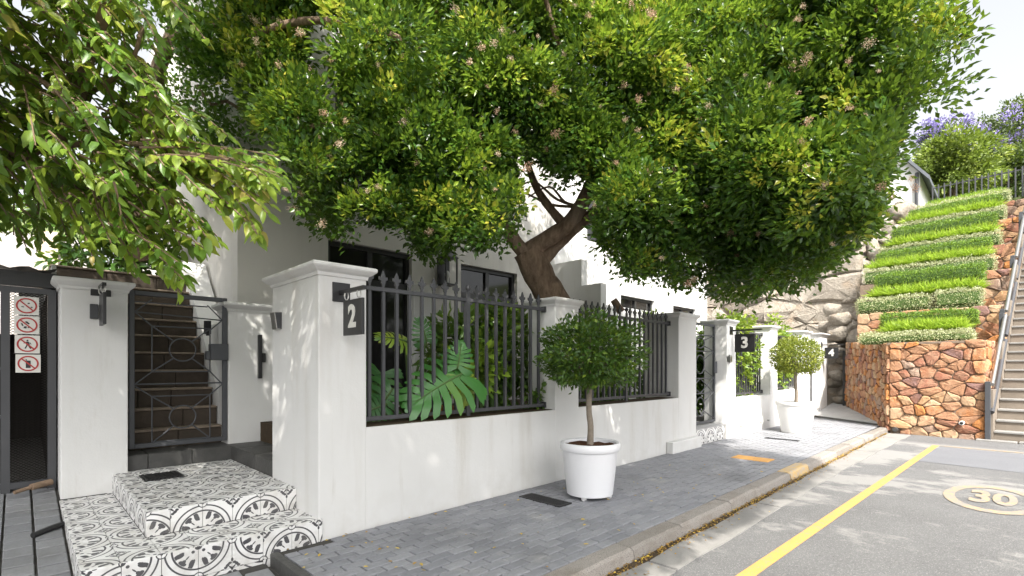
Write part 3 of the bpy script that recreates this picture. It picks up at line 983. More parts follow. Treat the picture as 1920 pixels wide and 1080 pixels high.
thr = thing('stair_threshold', 'dark slate threshold step running below the stair gate', 'threshold step', (.9, 4.7, .2))
zt = .355
for a, b in ((.50, .68), (.683, .96), (.963, 1.247)):
    mb = MB(); mb.box(a, 4.502, .18, b, 4.80, zt); mb.build('slate_slab', M['slate'], thr, bevel=.004)
for a, b in ((3.578, 3.95), (3.953, 4.33), (4.333, 4.628)):
    mb = MB(); mb.box(1.236 if a > 3.56 else 1.25, a, .0, 2.0, b, zt); mb.build('slate_slab', M['slate'], thr, bevel=.004)

# staircase behind the gate
st = thing('garden_stair', 'steep dark slate staircase with worn pale nosings behind the gate', 'staircase', (.8, 5.2, .35))
z = zt - .01; y = 4.82
for i in range(10):
    w1 = 1.245
    for a, b in ((.2, .60 + .05 * (i % 3)), (.603 + .05 * (i % 3), .93 + .06 * (i % 2)), (.933 + .06 * (i % 2), w1)):
        mb = MB(); mb.box(a, y, z, b, y + .05, z + .138); mb.build('riser', M['stair'], st, bevel=.004)
    mb = MB(); mb.box(.2, y - .012, z + .139, w1, y + .165, z + .158); mb.build('tread', M['nosing'], st, bevel=.005)
    z += .158; y += .142
mb = MB(); mb.box(.2, y, .3, 1.245, y + 3.0, z); mb.build('landing', M['stair'], st)
mb = MB()
n = 13
P = [(1.25, 4.93, .3)]
zz_, yy_ = zt, 4.93
P += [(1.25, 4.93, zt + .40), (1.25, y, z + .20), (1.25, y + 3, z + .20), (1.25, y + 3, .3)]
mb.extr(P, (.2, 0, 0)); o = mb.build('stair_wall', M['plaster'], st)
mb = MB(); mb.box(.174, 4.955, .1, .198, 6.62, 1.75); mb.box(.0, 6.62, .1, .198, 9.5, 1.75); mb.build('side_wall', M['plaster'], st)
mb = MB(); mb.box(1.20, 5.15, 1.30, 1.248, 5.20, 1.42); mb.box(1.215, 5.16, 1.285, 1.235, 5.19, 1.30)
tag(mb.build('wall_light', M['black']), 'small black wall light beside the stairs behind the gate', 'wall light')

# ================================================================== STAIR GATE
def ringpts(c, r, n=20, ax='xz'):
    return [(c[0] + r * math.cos(2 * math.pi * i / n), c[1], c[2] + r * math.sin(2 * math.pi * i / n)) for i in range(n)]
gt = thing('stair_gate', 'charcoal steel gate with circles and diagonals before the dark stairs', 'gate', (.91, 4.66, .37))
gx0, gx1, gz0, gz1, gy = .585, 1.243, .385, 1.575, 4.655
mb = MB()
fw = .034
mb.box(gx0, gy - .017, gz0, gx0 + fw, gy + .017, gz1); mb.box(gx1 - fw, gy - .017, gz0, gx1, gy + .017, gz1)
mb.box(gx0 + fw, gy - .017, gz0, gx1 - fw, gy + .017, gz0 + fw); mb.box(gx0 + fw, gy - .017, gz1 - fw, gx1 - fw, gy + .017, gz1)
mb.build('frame', M['gate_metal'], gt, bevel=.003)
def gp_(px, pz):   # zoomed gate drawing coordinates -> plane
    return (gx0 + (px - 95) / 555 * (gx1 - gx0), gy, gz1 - (pz - 75) / 935 * (gz1 - gz0))
rb = .0052
for z_ in (630,):
    mb = MB(); mb.tube([gp_(125, z_), gp_(622, z_)], .006, 6); mb.build('mid_rail', M['gate_metal'], gt)
for (top, bot, cz) in ((280, 555, 420), (705, 985, 838)):
    mb = MB()
    for px in (215, 545): mb.tube([gp_(px, top), gp_(px, bot)], rb, 6)
    mb.tube([gp_(215, top), gp_(545, top)], rb, 6); mb.tube([gp_(215, bot if bot < 900 else 980), gp_(545, bot if bot < 900 else 980)], rb, 6)
    mb.build('inner_frame', M['gate_metal'], gt)
    c = gp_(385, cz)
    mb = MB(); mb.tube(ringpts(c, .090), rb, 6, closed=True); mb.build('hoop', M['gate_metal'], gt)
    q = 55
    for (a, b) in (((215, bot), (330, cz + q)), ((545, bot), (440, cz + q)), ((215, top), (330, cz - q)), ((545, top), (440, cz - q))):
        mb = MB(); mb.tube([gp_(*a), gp_(*b)], rb, 6); mb.build('diagonal', M['gate_metal'], gt)
for a, b in (((125, 200), (215, 280)), ((622, 220), (545, 290)), ((622, 220), (530, 130)), ((125, 200), (215, 120)), ((125, 630), (215, 555)), ((622, 640), (545, 555)), ((125, 640), (215, 705)), ((622, 640), (545, 705))):
    mb = MB(); mb.tube([gp_(*a), gp_(*b)], rb, 6); mb.build('diagonal', M['gate_metal'], gt)
mb = MB(); mb.tube([gp_(125, 200), gp_(622, 222)], rb, 6); mb.tube([gp_(125, 140), gp_(530, 140)], rb, 6); mb.build('top_rail', M['gate_metal'], gt)
mb = MB(); mb.box(1.115, gy - .05, 1.055, 1.243, gy + .035, 1.19); mb.box(1.085, gy - .04, 1.06, 1.115, gy + .02, 1.13); mb.build('lock_box', M['gate_metal'], gt, bevel=.004)
mb = MB()
for zz in (.5, 1.42): mb.tube([(gx0 - .012, gy, zz - .04), (gx0 - .012, gy, zz + .04)], .012, 8)
mb.build('hinge', M['gate_metal'], gt)

# pull handle, intercom, brackets
mb = MB(); mb.box(1.475, 4.595, .90, 1.505, 4.628, 1.28); mb.box(1.505, 4.60, 1.04, 1.535, 4.626, 1.12)
tag(mb.build('latch_plate', M['black'], bevel=.003), 'tall black latch keep on the short pier beside the gate', 'latch plate')
ic = thing('intercom', 'small steel intercom box on the left face of the tallest pier', 'intercom', (1.215, 3.5, 1.32))
ix = 1.232
mb = MB(); mb.extr([(ix, 3.40, 1.245), (ix, 3.40, 1.365), (ix - .045, 3.40, 1.36), (ix - .03, 3.40, 1.25)], (0, .085, 0)); mb.build('housing', M['brushed'], ic, bevel=.003)
mb = MB(); mb.extr([(ix, 3.394, 1.25), (ix, 3.394, 1.36), (ix - .042, 3.394, 1.356), (ix - .027, 3.394, 1.254)], (0, .005, 0)); mb.build('side_plate', M['dark_metal'], ic)

def hang_sign(x, y0, z, num, label, w=.225, hgt=.205, arm=.30, plate=True):
    s_ = thing('number_sign', label, 'number sign', (x, y0, z))
    zt_ = z + hgt / 2
    if plate:
        mb = MB(); mb.box(x - .05, y0 - .008, zt_ + .0, x + .06, y0, zt_ + .115); mb.build('wall_plate', M['black'], s_, bevel=.002)
    mb = MB(); mb.box(x - .011, y0 - arm, zt_ + .045, x + .011, y0 - .009, zt_ + .066); mb.build('arm', M['black'], s_)
    for q in (.08, .23):
        mb = MB(); mb.tube([(x + .012 * math.cos(a), y0 - q * arm / .30, zt_ + .028 + .024 * math.sin(a)) for a in [2 * math.pi * i / 10 for i in range(10)]], .004, 6, closed=True); mb.build('ring', M['brushed'], s_)
    ya = y0 - .055
    mb = MB(); mb.box(x - .009, ya - w, z - hgt / 2, x + .009, ya, zt_); mb.build('panel', M['black'], s_, bevel=.002)
    if num:
        me = text_mesh(num, hgt * .85, .002, .007); me.materials.clear(); me.materials.append(M['sign_white'])
        o = inst(me, 'numeral', s_, (x - .0105, ya - w / 2, z))
        o.rotation_euler = mat_of((0, -1, 0), (0, 0, 1), (-1, 0, 0)).to_euler()
    return s_
hang_sign(1.364, YW, 1.285, '2', 'black hanging sign with a white number 2 on the tallest pier')
hang_sign(7.21, YW, 1.335, '3', 'black hanging sign with a white number 3 beside the leafy railing', w=.27, hgt=.25, arm=.42)
hang_sign(11.98, YW, 1.29, '4', 'black hanging sign with a white number 4 beside the stone wall', w=.25, hgt=.23, arm=.40)
s1 = hang_sign(.40, 4.45, 1.385, None, 'blank black hanging sign seen almost edge on at the bin side pier', w=.22, hgt=.21, arm=.25)
mb = MB(); mb.box(.345, 4.425, 1.33, .392, 4.449, 1.43)
tag(mb.build('call_box', M['dark_metal'], bevel=.003), 'small dark call box fixed below the black bracket', 'call box')
mb = MB(); mb.tube([(7.10, YW - .03, 1.05), (7.10, YW - .03, 1.17)], .02, 10); mb.box(7.07, YW - .05, 1.07, 7.13, YW - .001, 1.15)
tag(mb.build('door_bell', M['brushed'], bevel=.002), 'small steel bell box under the number 3 sign', 'door bell')

# ================================================================== RAILINGS
_fm = {}
def finial_mesh(mat_):
    mb = MB()
    prof = [(0, .105), (.010, .075), (.020, .055), (.012, .045), (.008, .03)]
    # spear blade
    poly = [(0, 0, .115), (.013, 0, .085), (.022, 0, .060), (.030, 0, .050), (.026, 0, .066), (.031, 0, .040), (.018, 0, .036), (.009, 0, .030), (.009, 0, .0), (-.009, 0, .0), (-.009, 0, .030), (-.018, 0, .036), (-.031, 0, .040), (-.026, 0, .066), (-.030, 0, .050), (-.022, 0, .060), (-.013, 0, .085)]
    poly = [(0, 0, .112), (.012, 0, .082), (.014, 0, .066), (.029, 0, .072), (.030, 0, .052), (.014, 0, .042), (.014, 0, .026), (.008, 0, .022), (.008, 0, 0), (-.008, 0, 0), (-.008, 0, .022), (-.014, 0, .026), (-.014, 0, .042), (-.030, 0, .052), (-.029, 0, .072), (-.014, 0, .066), (-.012, 0, .082)]
    mb.extr([(x, -.007, z) for x, _, z in poly], (0, .014, 0))
    o = mb.build('finial', mat_, None, origin=(0, 0, 0)); me = o.data; bpy.data.objects.remove(o); return me
def railing(label, x0, x1, y, zb, zt_, n, mat_, post=True, spear=True, group=None, rad=.0105):
    r_ = thing('railing', label, 'railing', ((x0 + x1) / 2, y, zb), group)
    for zz, nm in ((zb, 'bottom_rail'), (zt_, 'top_rail')):
        mb = MB(); mb.box(x0, y - .014, zz, x1, y + .014, zz + .028); mb.build(nm, mat_, r_, bevel=.002)
    hgt = zt_ - zb - .028
    mb = MB(); mb.box(-rad, -rad, 0, rad, rad, hgt); o = mb.build('picket', mat_, None, origin=(0, 0, 0)); pm_ = o.data; bpy.data.objects.remove(o)
    key = mat_.name
    if key not in _fm: _fm[key] = finial_mesh(mat_)
    m_ = n // 2
    for i in range(n):
        x = x0 + (x1 - x0) * (i + .6) / (n + .2)
        if post and i == m_:
            mb = MB(); mb.box(x - .017, y - .024, zb - .035, x + .017, y - .0145, zt_ + .07); mb.box(x - .017, y - .0145, zb + .0285, x + .017, y + .015, zt_ - .0005)
            p_ = mb.build('post', mat_, r_)
            mb = MB(); mb.lathe((x, y - .018, zt_ + .0705), [(.008, 0), (.010, .012), (.019, .022), (.021, .034), (.014, .048), (.004, .056)], 10); mb.build('finial', mat_, p_, smooth=True)
            continue
        p_ = inst(pm_, 'picket', r_, (x, y, zb + .028))
        if spear: inst(_fm[key], 'finial', p_, (x, y, zt_ + .028))
    for xx, sgn in ((x0, 1), (x1, -1)):
        for zz in (zb, zt_):
            mb = MB(); mb.box(xx - .02 if sgn > 0 else xx, y - .022, zz - .012, xx if sgn > 0 else xx + .02, y + .022, zz + .04); mb.build('bracket', M['dark_metal'], r_)
    return r_
railing('grey spear topped railing in front of the split leaf plant', 1.56, 3.325, 2.955, .648, 1.50, 17, M['grey_metal'])
railing('grey spear topped railing behind the nearer potted tree', 3.70, 5.616, 2.955, .66, 1.515, 19, M['grey_metal'])
railing('dark railing overgrown with bright climber behind the number 3 sign', 7.41, 8.83, 2.97, .575, 1.53, 14, M['dark_metal'], post=False, spear=False)
railing('dark railing partly hidden by the golden potted ball tree', 9.22, 10.67, 2.97, .61, 1.54, 14, M['dark_metal'], post=False, spear=False)

# gate 3 and gate 4
def orn_gate(label, x0, x1, y, z0, z1):
    g_ = thing('ornamental_gate', label, 'gate', ((x0 + x1) / 2, y, z0))
    w = .03
    mb = MB(); mb.box(x0, y - .015, z0, x0 + w, y + .015, z1); mb.box(x1 - w, y - .015, z0, x1, y + .015, z1); mb.box(x0 + w, y - .015, z0, x1 - w, y + .015, z0 + w); mb.box(x0 + w, y - .015, z1 - w, x1 - w, y + .015, z1)
    mb.build('frame', M['gate_metal'], g_)
    mid = (x0 + x1) / 2; H = z1 - z0
    for q in (.30, .45, .72, .88):
        mb = MB(); mb.tube([(x0 + w, y, z0 + H * q), (x1 - w, y, z0 + H * q)], .008, 6); mb.build('cross_bar', M['gate_metal'], g_)
    for (a, b) in ((.03, .30), (.45, .72), (.72, .88)):
        za, zb_ = z0 + H * a + .01, z0 + H * b
        zc, hh = (za + zb_) / 2, (zb_ - za) / 2
        mb = MB(); mb.tube([(mid + .13 * math.cos(t_), y, zc + hh * .7 * math.sin(t_)) for t_ in [2 * math.pi * i / 20 for i in range(20)]], .008, 6, closed=True); mb.build('oval', M['gate_metal'], g_)
        for sx in (-1, 1):
            xa = x0 + w if sx < 0 else x1 - w
            for e in (za, zb_):
                mb = MB(); mb.tube([(xa, y, e), (mid + sx * .11, y, zc + (e - zc) * .35)], .007, 6); mb.build('diagonal', M['gate_metal'], g_)
    mb = MB(); mb.tube([(x0 + w, y, z0 + H * .30), (mid, y, z0 + H * .45), (x1 - w, y, z0 + H * .30)], .008, 6); mb.tube([(x0 + w, y, z0 + H * .45), (mid, y, z0 + H * .30), (x1 - w, y, z0 + H * .45)], .008, 6); mb.build('zigzag', M['gate_metal'], g_)
    mb = MB(); mb.box(x1 - .09, y - .04, z0 + H * .5, x1 + .0, y - .0155, z0 + H * .62); mb.build('lock_box', M['gate_metal'], g_)
orn_gate('dark ornamental gate with ovals above the patterned step', 6.13, 7.05, 3.0, .225, 1.60)
orn_gate('narrow dark gate between the last two white piers', 11.17, 11.85, 2.99, .16, 1.56)
stp = thing('tiled_step', 'single patterned tile step below the ornamental gate', 'step', (6.6, 3.0, -.05))
mb = MB(); mb.box(6.112, YW + .018, -.08, 7.068, 3.4, .19); mb.build('core', M['conc'], stp)
mb = MB(); mb.box(6.114, YW + .004, .191, 7.066, 3.4, .205); mb.build('tread', M['conc_slab'], stp)
xx = 6.115
for i in range(6):
    w_ = min(TS, 7.065 - xx)
    inst(tile_mesh(w_, TS, (1, 0)[i % 2]), 'tile', stp, (xx, YW + .012, .19 - TS), FRm)
    inst(tile_mesh(w_, .05, (2, 3)[i % 2], TS - .05), 'tile', stp, (xx, YW + .012, .19 - TS - .05), FRm); xx += TS
stp2 = thing('tiled_step', 'small pale tiled step below the last narrow gate', 'step', (11.5, 3.0, -.05))
mb = MB(); mb.box(11.152, YW + .018, -.08, 11.868, 3.4, .14); mb.build('core', M['conc'], stp2)
xx = 11.155
for i in range(5):
    w_ = min(TS, 11.865 - xx)
    inst(tile_mesh(w_, TS, (1, 0)[i % 2]), 'tile', stp2, (xx, YW + .012, .14 - TS), FRm); xx += TS

# garden soil beds
mb = MB(); mb.box(1.5, 3.125, -.05, 5.9, 5.2, .52); tag(mb.build('garden_bed', M['soil']), kind='structure')
mb = MB(); mb.box(6.0, 3.42, -.05, 12.4, 5.2, .22); tag(mb.build('garden_bed', M['conc_slab']), kind='structure')

# ================================================================== HOUSES
YH = 5.2
def window(parent, x0, x1, z0, z1, y, mull=(), trans=(), name='window'):
    d = .09
    mb = MB(); w = .05
    mb.box(x0, y + d - .03, z0, x0 + w, y + d + .03, z1); mb.box(x1 - w, y + d - .03, z0, x1, y + d + .03, z1)
    mb.box(x0 + w, y + d - .03, z1 - w, x1 - w, y + d + .03, z1); mb.box(x0 + w, y + d - .03, z0, x1 - w, y + d + .03, z0 + w)
    for m_ in mull: mb.box(m_ - .03, y + d - .026, z0 + w, m_ + .03, y + d + .026, z1 - w)
    for t_ in trans: mb.box(x0 + w, y + d - .028, t_ - .035, x1 - w, y + d + .028, t_ + .035)
    f = mb.build(name, M['frame'], parent)
    mb = MB(); mb.box(x0 + .02, y + d + .005, z0 + .02, x1 - .02, y + d + .015, z1 - .02); mb.build('pane', M['glass'], f)
    return f
def facade(parent, x0, x1, z0, z1, y, holes, mat_, depth=.16):
    """front wall with real openings, cut from vertical and horizontal strips"""
    xs_ = sorted({x0, x1, *[h[0] for h in holes], *[h[1] for h in holes]}); zs_ = sorted({z0, z1, *[h[2] for h in holes], *[h[3] for h in holes]})
    mb = MB(); vid = {}
    def solid(i, j):
        if i < 0 or j < 0 or i >= len(xs_) - 1 or j >= len(zs_) - 1: return False
        cx, cz = (xs_[i] + xs_[i + 1]) / 2, (zs_[j] + zs_[j + 1]) / 2
        return not any(h[0] < cx < h[1] and h[2] < cz < h[3] for h in holes)
    def V(i, j, k):
        if (i, j, k) not in vid:
            vid[(i, j, k)] = len(mb.v); mb.v.append(Vector((xs_[i], y + (depth if k else 0), zs_[j])))
        return vid[(i, j, k)]
    for i in range(len(xs_) - 1):
        for j in range(len(zs_) - 1):
            if not solid(i, j): continue
            mb.f.append((V(i, j, 0), V(i + 1, j, 0), V(i + 1, j + 1, 0), V(i, j + 1, 0))); mb.f.append((V(i, j, 1), V(i, j + 1, 1), V(i + 1, j + 1, 1), V(i + 1, j, 1)))
            if not solid(i - 1, j): mb.f.append((V(i, j, 0), V(i, j + 1, 0), V(i, j + 1, 1), V(i, j, 1)))
            if not solid(i + 1, j): mb.f.append((V(i + 1, j, 0), V(i + 1, j, 1), V(i + 1, j + 1, 1), V(i + 1, j + 1, 0)))
            if not solid(i, j - 1): mb.f.append((V(i, j, 0), V(i, j, 1), V(i + 1, j, 1), V(i + 1, j, 0)))
            if not solid(i, j + 1): mb.f.append((V(i, j + 1, 0), V(i + 1, j + 1, 0), V(i + 1, j + 1, 1), V(i, j + 1, 1)))
    return mb.build('wall', mat_, parent)
h2_ = thing('house', 'white rendered house behind the tree with black framed glass doors', 'house', (3.7, YH, .3))
HT = 5.6
holes = [(2.37, 3.43, .60, 2.385), (4.2, 5.27, .60, 2.385), (2.45, 3.05, 3.05, 4.35), (4.3, 5.2, 3.05, 4.35)]
facade(h2_, 1.48, 5.98, .2, HT, YH, holes, M['plaster_house'])
window(h2_, 2.37, 3.43, .60, 2.385, YH, mull=(2.9,), trans=(1.98,), name='glass_door')
window(h2_, 4.2, 5.27, .60, 2.385, YH, mull=(4.73,), trans=(1.98,), name='glass_door')
window(h2_, 2.45, 3.05, 3.05, 4.35, YH, mull=(2.75,)); window(h2_, 4.3, 5.2, 3.05, 4.35, YH, mull=(4.75,))
mb = MB(); mb.box(1.48, YH + .162, .2, 1.63, 11, HT); mb.build('side_wall', M['plaster_house'], h2_)
mb = MB(); mb.box(1.42, YH - .06, HT, 6.0, 11, HT + .16); mb.build('roof_slab', M['plaster_house'], h2_)
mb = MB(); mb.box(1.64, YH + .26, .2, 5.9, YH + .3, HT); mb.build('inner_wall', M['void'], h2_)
for a, b in ((2.42, 3.08), (4.26, 5.24)):
    mb = MB(); mb.box(a, YH - .05, 2.99, b, YH + .0, 3.045); mb.build('sill', M['plaster_house'], h2_)
# screen pillar beside first door
mb = MB(); mb.box(3.14, 4.72, .5, 3.40, 4.86, 1.93)
tag(mb.build('screen_pillar', M['plaster_clean'], bevel=.006), 'plain white screen pillar behind the railing below the lantern', 'pillar')
# dividing wall with a stepped top
dv = thing('dividing_wall', 'white dividing wall with stepped top between the two houses', 'dividing wall', (5.95, 4.7, .2))
mb = MB(); mb.extr([(5.985, 4.2, .1), (5.985, 4.2, 2.30), (5.985, 4.14, 2.30), (5.985, 4.14, 1.75)] and [(5.985, 4.20, .1), (5.985, 4.20, 2.22), (5.985, 4.55, 2.22), (5.985, 4.55, 2.62), (5.985, 5.195, 2.62), (5.985, 5.195, .1)], (.14, 0, 0)); mb.build('wall_body', M['plaster'], dv, bevel=.01, seg=2)
mb = MB(); mb.box(5.975, 4.10, .1, 6.135, 4.197, 1.62); mb.build('end_pier', M['plaster'], dv, bevel=.008)
h3 = thing('house', 'bright sunlit white house beyond the dividing wall', 'house', (9, YH, .2))
holes = [(8.05, 9.3, .4, 2.36), (10.1, 11.2, .4, 2.34), (7.0, 7.9, 3.2, 4.4), (9.2, 10.4, 3.2, 4.4)]
facade(h3, 6.13, 11.8, .2, 5.4, YH, holes, M['plaster_clean'])
for (a, b, c, d) in holes: window(h3, a, b, c, d, YH, mull=((a + b) / 2,), trans=((c + d) / 2 + .3,))
mb = MB(); mb.box(11.64, YH + .162, .2, 11.8, 11, 5.4); mb.build('side_wall', M['plaster_clean'], h3)
mb = MB(); mb.box(6.13, YH - .06, 5.4, 11.9, 11, 5.56); mb.build('roof_slab', M['plaster_clean'], h3)
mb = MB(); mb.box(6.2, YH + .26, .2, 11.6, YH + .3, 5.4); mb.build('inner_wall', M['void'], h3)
mb = MB(); mb.box(6.4, 4.50, .2, 8.0, 4.62, 1.98); tag(mb.build('patio_wall', M['plaster_clean'], bevel=.01), 'low white patio wall in front of the sunlit house', 'patio wall')
mb = MB(); mb.box(6.2, 3.2, .2, 6.3, 4.3, 1.45); 

# lantern
la = at(830, 500, 5.95); lx, lz = 3.86, 2.17
ln = thing('wall_lantern', 'black coach lantern on the house wall between the two glass doors', 'wall lantern', (lx, YH - .13, lz))
yl_ = YH - .15; hw = .085
mb = MB(); mb.extr([(lx - hw - .015, yl_ - hw - .015, lz + .20), (lx + hw + .015, yl_ - hw - .015, lz + .20), (lx + hw + .015, yl_ + hw + .015, lz + .20), (lx - hw - .015, yl_ + hw + .015, lz + .20)], (0, 0, .012))
mb.add([(lx - .1, yl_ - .1, lz + .213), (lx + .1, yl_ - .1, lz + .213), (lx + .1, yl_ + .1, lz + .213), (lx - .1, yl_ + .1, lz + .213), (lx - .05, yl_ - .05, lz + .27), (lx + .05, yl_ - .05, lz + .27), (lx + .05, yl_ + .05, lz + .27), (lx - .05, yl_ + .05, lz + .27)], [(3, 2, 1, 0), (4, 5, 6, 7), (0, 1, 5, 4), (1, 2, 6, 5), (2, 3, 7, 6), (3, 0, 4, 7)])
mb.box(lx - .045, yl_ - .045, lz + .271, lx + .045, yl_ + .045, lz + .31); mb.build('hood', M['black'], ln)
mb = MB()
for sx in (-1, 1):
    for sy in (-1, 1): mb.box(lx + sx * hw - .008, yl_ + sy * hw - .008, lz - .12, lx + sx * hw + .008, yl_ + sy * hw + .008, lz + .199)
mb.box(lx - hw, yl_ - hw, lz - .14, lx + hw, yl_ + hw, lz - .121); mb.build('cage', M['black'], ln)
mb = MB(); mb.box(lx - hw + .01, yl_ + hw - .01, lz - .12, lx + hw - .01, yl_ + hw - .002, lz + .198); mb.build('back_plate', M['black'], ln)
mb = MB(); mb.lathe((lx, yl_, lz - .1), [(.018, 0), (.018, .05), (.03, .08), (.034, .11), (.02, .14), (.004, .15)], 12); mb.build('bulb', M['white_paint'], ln, smooth=True)
mb = MB(); mb.box(lx - .03, yl_ + hw + .001, lz, lx + .03, YH - .001, lz + .08); mb.build('arm', M['black'], ln)

# ================================================================== BIN ENCLOSURE
be = thing('bin_enclosure', 'dark steel bin enclosure with corrugated roof and mesh front', 'bin enclosure', (-.9, 5.4, .16))
zb0 = .165
by = 4.72
mb = MB()
for xx in (.165, -.062, -.62, -1.5, -2.4): mb.box(xx - .022, by - .02, zb0 - .05, xx + .022, by + .02, 1.535)
mb.box(-2.4, by - .019, 1.5, .16, by + .019, 1.54); mb.box(-2.4, by - .018, zb0 + .02, .16, by + .018, zb0 + .06); mb.box(-2.4, by - .017, .98, -.06, by + .017, 1.0); mb.box(-2.4, by - .017, .66, -.06, by + .017, .68)
mb.build('frame', M['dark_metal'], be)
mb = MB(); mb.box(-2.5, by - .03, 1.545, .19, by + .02, 1.645); mb.build('fascia', M['black'], be)
mb = MB(); n = 60; P = []; F = []
for i in range(n + 1):
    x = -2.6 + 2.79 * i / n; zz = .012 * math.cos(i * math.pi / 1.5 * .9)
    P += [(x, by - .08, 1.665 + zz), (x, 6.6, 1.80 + zz)]
for i in range(n): F.append((2 * i, 2 * i + 1, 2 * i + 3, 2 * i + 2))
mb.add(P, F); mb.build('corrugated_roof', M['roof_metal'], be, smooth=True)
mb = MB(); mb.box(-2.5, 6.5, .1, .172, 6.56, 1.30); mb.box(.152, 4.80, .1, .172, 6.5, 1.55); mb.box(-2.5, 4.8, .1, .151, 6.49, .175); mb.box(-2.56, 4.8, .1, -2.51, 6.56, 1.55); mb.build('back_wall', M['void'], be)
mb = MB()
def meshpanel(mb, x0, x1, z0, z1, y, cw, ch, t_):
    rows = int((z1 - z0) / ch); cols = int((x1 - x0) / cw)
    for r_ in range(rows):
        for c_ in range(cols):
            xa = x0 + c_ * cw; zz = z0 + r_ * ch
            for p, q in (((xa, zz), (xa + cw / 2, zz + ch / 2)), ((xa + cw / 2, zz + ch / 2), (xa + cw, zz)), ((xa + cw / 2, zz + ch / 2), (xa, zz + ch)), ((xa + cw / 2, zz + ch / 2), (xa + cw, zz + ch))):
                dx, dz = q[0] - p[0], q[1] - p[1]; l = math.hypot(dx, dz); nx_, nz_ = -dz / l * t_, dx / l * t_
                mb.add([(p[0] + nx_, y, p[1] + nz_), (q[0] + nx_, y, q[1] + nz_), (q[0] - nx_, y + .004, q[1] - nz_), (p[0] - nx_, y + .004, p[1] - nz_)], [(0, 1, 2, 3)])
meshpanel(mb, -.60, -.085, .22, 1.5, by, .055, .04, .0022)
meshpanel(mb, -.04, .143, .22, 1.5, by, .026, .018, .0016)
tag(mb.build('mesh_panel', M['void'], be), kind='stuff')
mb = MB(); mb.tube([(.06, 4.60, .20), (.16, 4.66, .21)], .022, 10); mb.tube([(-.02, 4.56, .185), (.06, 4.60, .20)], .012, 8)
tag(mb.build('timber_offcut', M['bark_pale']), 'short pale wooden offcut lying at the foot of the mesh gate', 'offcut')
mb = MB(); mb.tube([(.055, 3.78, zdrive(3.78) + .012), (.12, 3.83, zdrive(3.83) + .016), (.185, 3.87, zdrive(3.87) + .02)], .016, 8)
tag(mb.build('drain_pipe', M['black'], smooth=True), 'short dark drain pipe end lying beside the lower tiled step', 'drain pipe')
# prohibition signs
def psign(z, label, icon, dx=0):
    x0, w, hh, y = -.022 + dx, .122, .122, by - .028
    s_ = thing('prohibition_sign', label, 'prohibition sign', (x0 + w / 2, y, z), 'prohibition signs on the bin enclosure gate')
    mb = MB(); mb.box(x0, y, z, x0 + w, y + .006, z + hh); mb.build('plate', M['sign_white'], s_)
    c = (x0 + w / 2, z + hh / 2)
    def disc(r0, r1, y_, mb):
        P, F = [], []
        for i in range(28):
            a = 2 * math.pi * i / 28
            P += [(c[0] + r0 * math.cos(a), y_, c[1] + r0 * math.sin(a)), (c[0] + r1 * math.cos(a), y_, c[1] + r1 * math.sin(a))]
            F.append((2 * i, 2 * ((i + 1) % 28), 2 * ((i + 1) % 28) + 1, 2 * i + 1))
        mb.add(P, F)
    mb = MB(); icon(mb, c, y - .0015); mb.build('pictogram', M['black'], s_)
    mb = MB(); disc(.052, .043, y - .002, mb); mb.build('red_ring', M['sign_red'], s_)
    mb = MB(); mb.beam((c[0] - .032, y - .003, c[1] + .032), (c[0] + .032, y - .003, c[1] - .032), .001, .008, up=(.7, 0, .7)); mb.build('red_slash', M['sign_red'], s_)
def fl(mb, c, y, pts):
    mb.add([(c[0] + a, y, c[1] + b) for a, b in pts], [tuple(range(len(pts)))])
def ic_a(mb, c, y):
    fl(mb, c, y, [(.004, .012), (.016, .014), (.015, .022), (.006, .02)]); fl(mb, c, y, [(-.026, -.010), (-.012, -.012), (-.013, -.006), (-.024, -.004)]); fl(mb, c, y, [(.018, -.012), (.03, -.012), (.028, -.004), (.022, -.005)])
def ic_b(mb, c, y):
    fl(mb, c, y, [(-.012, .022), (.0, .026), (.014, .010), (.008, .004), (-.004, .014)]); fl(mb, c, y, [(-.030, .010), (-.022, .012), (-.016, -.008), (-.024, -.006)]); fl(mb, c, y, [(-.018, -.022), (-.004, -.024), (.0, -.010), (-.012, -.008)]); fl(mb, c, y, [(.004, -.020), (.012, -.02), (.006, -.008)])
def ic_c(mb, c, y):
    fl(mb, c, y, [(-.006, .026), (.0, .032), (.006, .026), (.0, .019)]); fl(mb, c, y, [(-.006, .018), (.006, .018), (.012, -.002), (.004, -.006), (-.006, -.004)]); fl(mb, c, y, [(-.004, -.004), (.002, -.006), (-.008, -.030), (-.015, -.028)])
    fl(mb, c, y, [(.001, -.006), (.007, -.004), (.020, -.028), (.013, -.031)]); fl(mb, c, y, [(-.006, .016), (-.004, .010), (-.018, .004), (-.018, .010)]); fl(mb, c, y, [(.006, .014), (.014, .004), (.02, -.004), (.016, .010)])
def ic_d(mb, c, y):
    fl(mb, c, y, [(-.012, -.030), (.012, -.030), (.012, .020), (-.012, .020)]); fl(mb, c, y, [(-.012, .021), (-.007, .021), (-.008, .030), (-.013, .029)])
psign(1.352, 'topmost prohibition sign of the red ringed stack on the mesh gate', ic_a)
psign(1.222, 'second prohibition sign from the top on the mesh gate', ic_b, .002)
psign(1.092, 'prohibition sign showing a walking figure on the mesh gate', ic_c, .004)
psign(.962, 'lowest prohibition sign showing a mobile phone on the mesh gate', ic_d, .008)

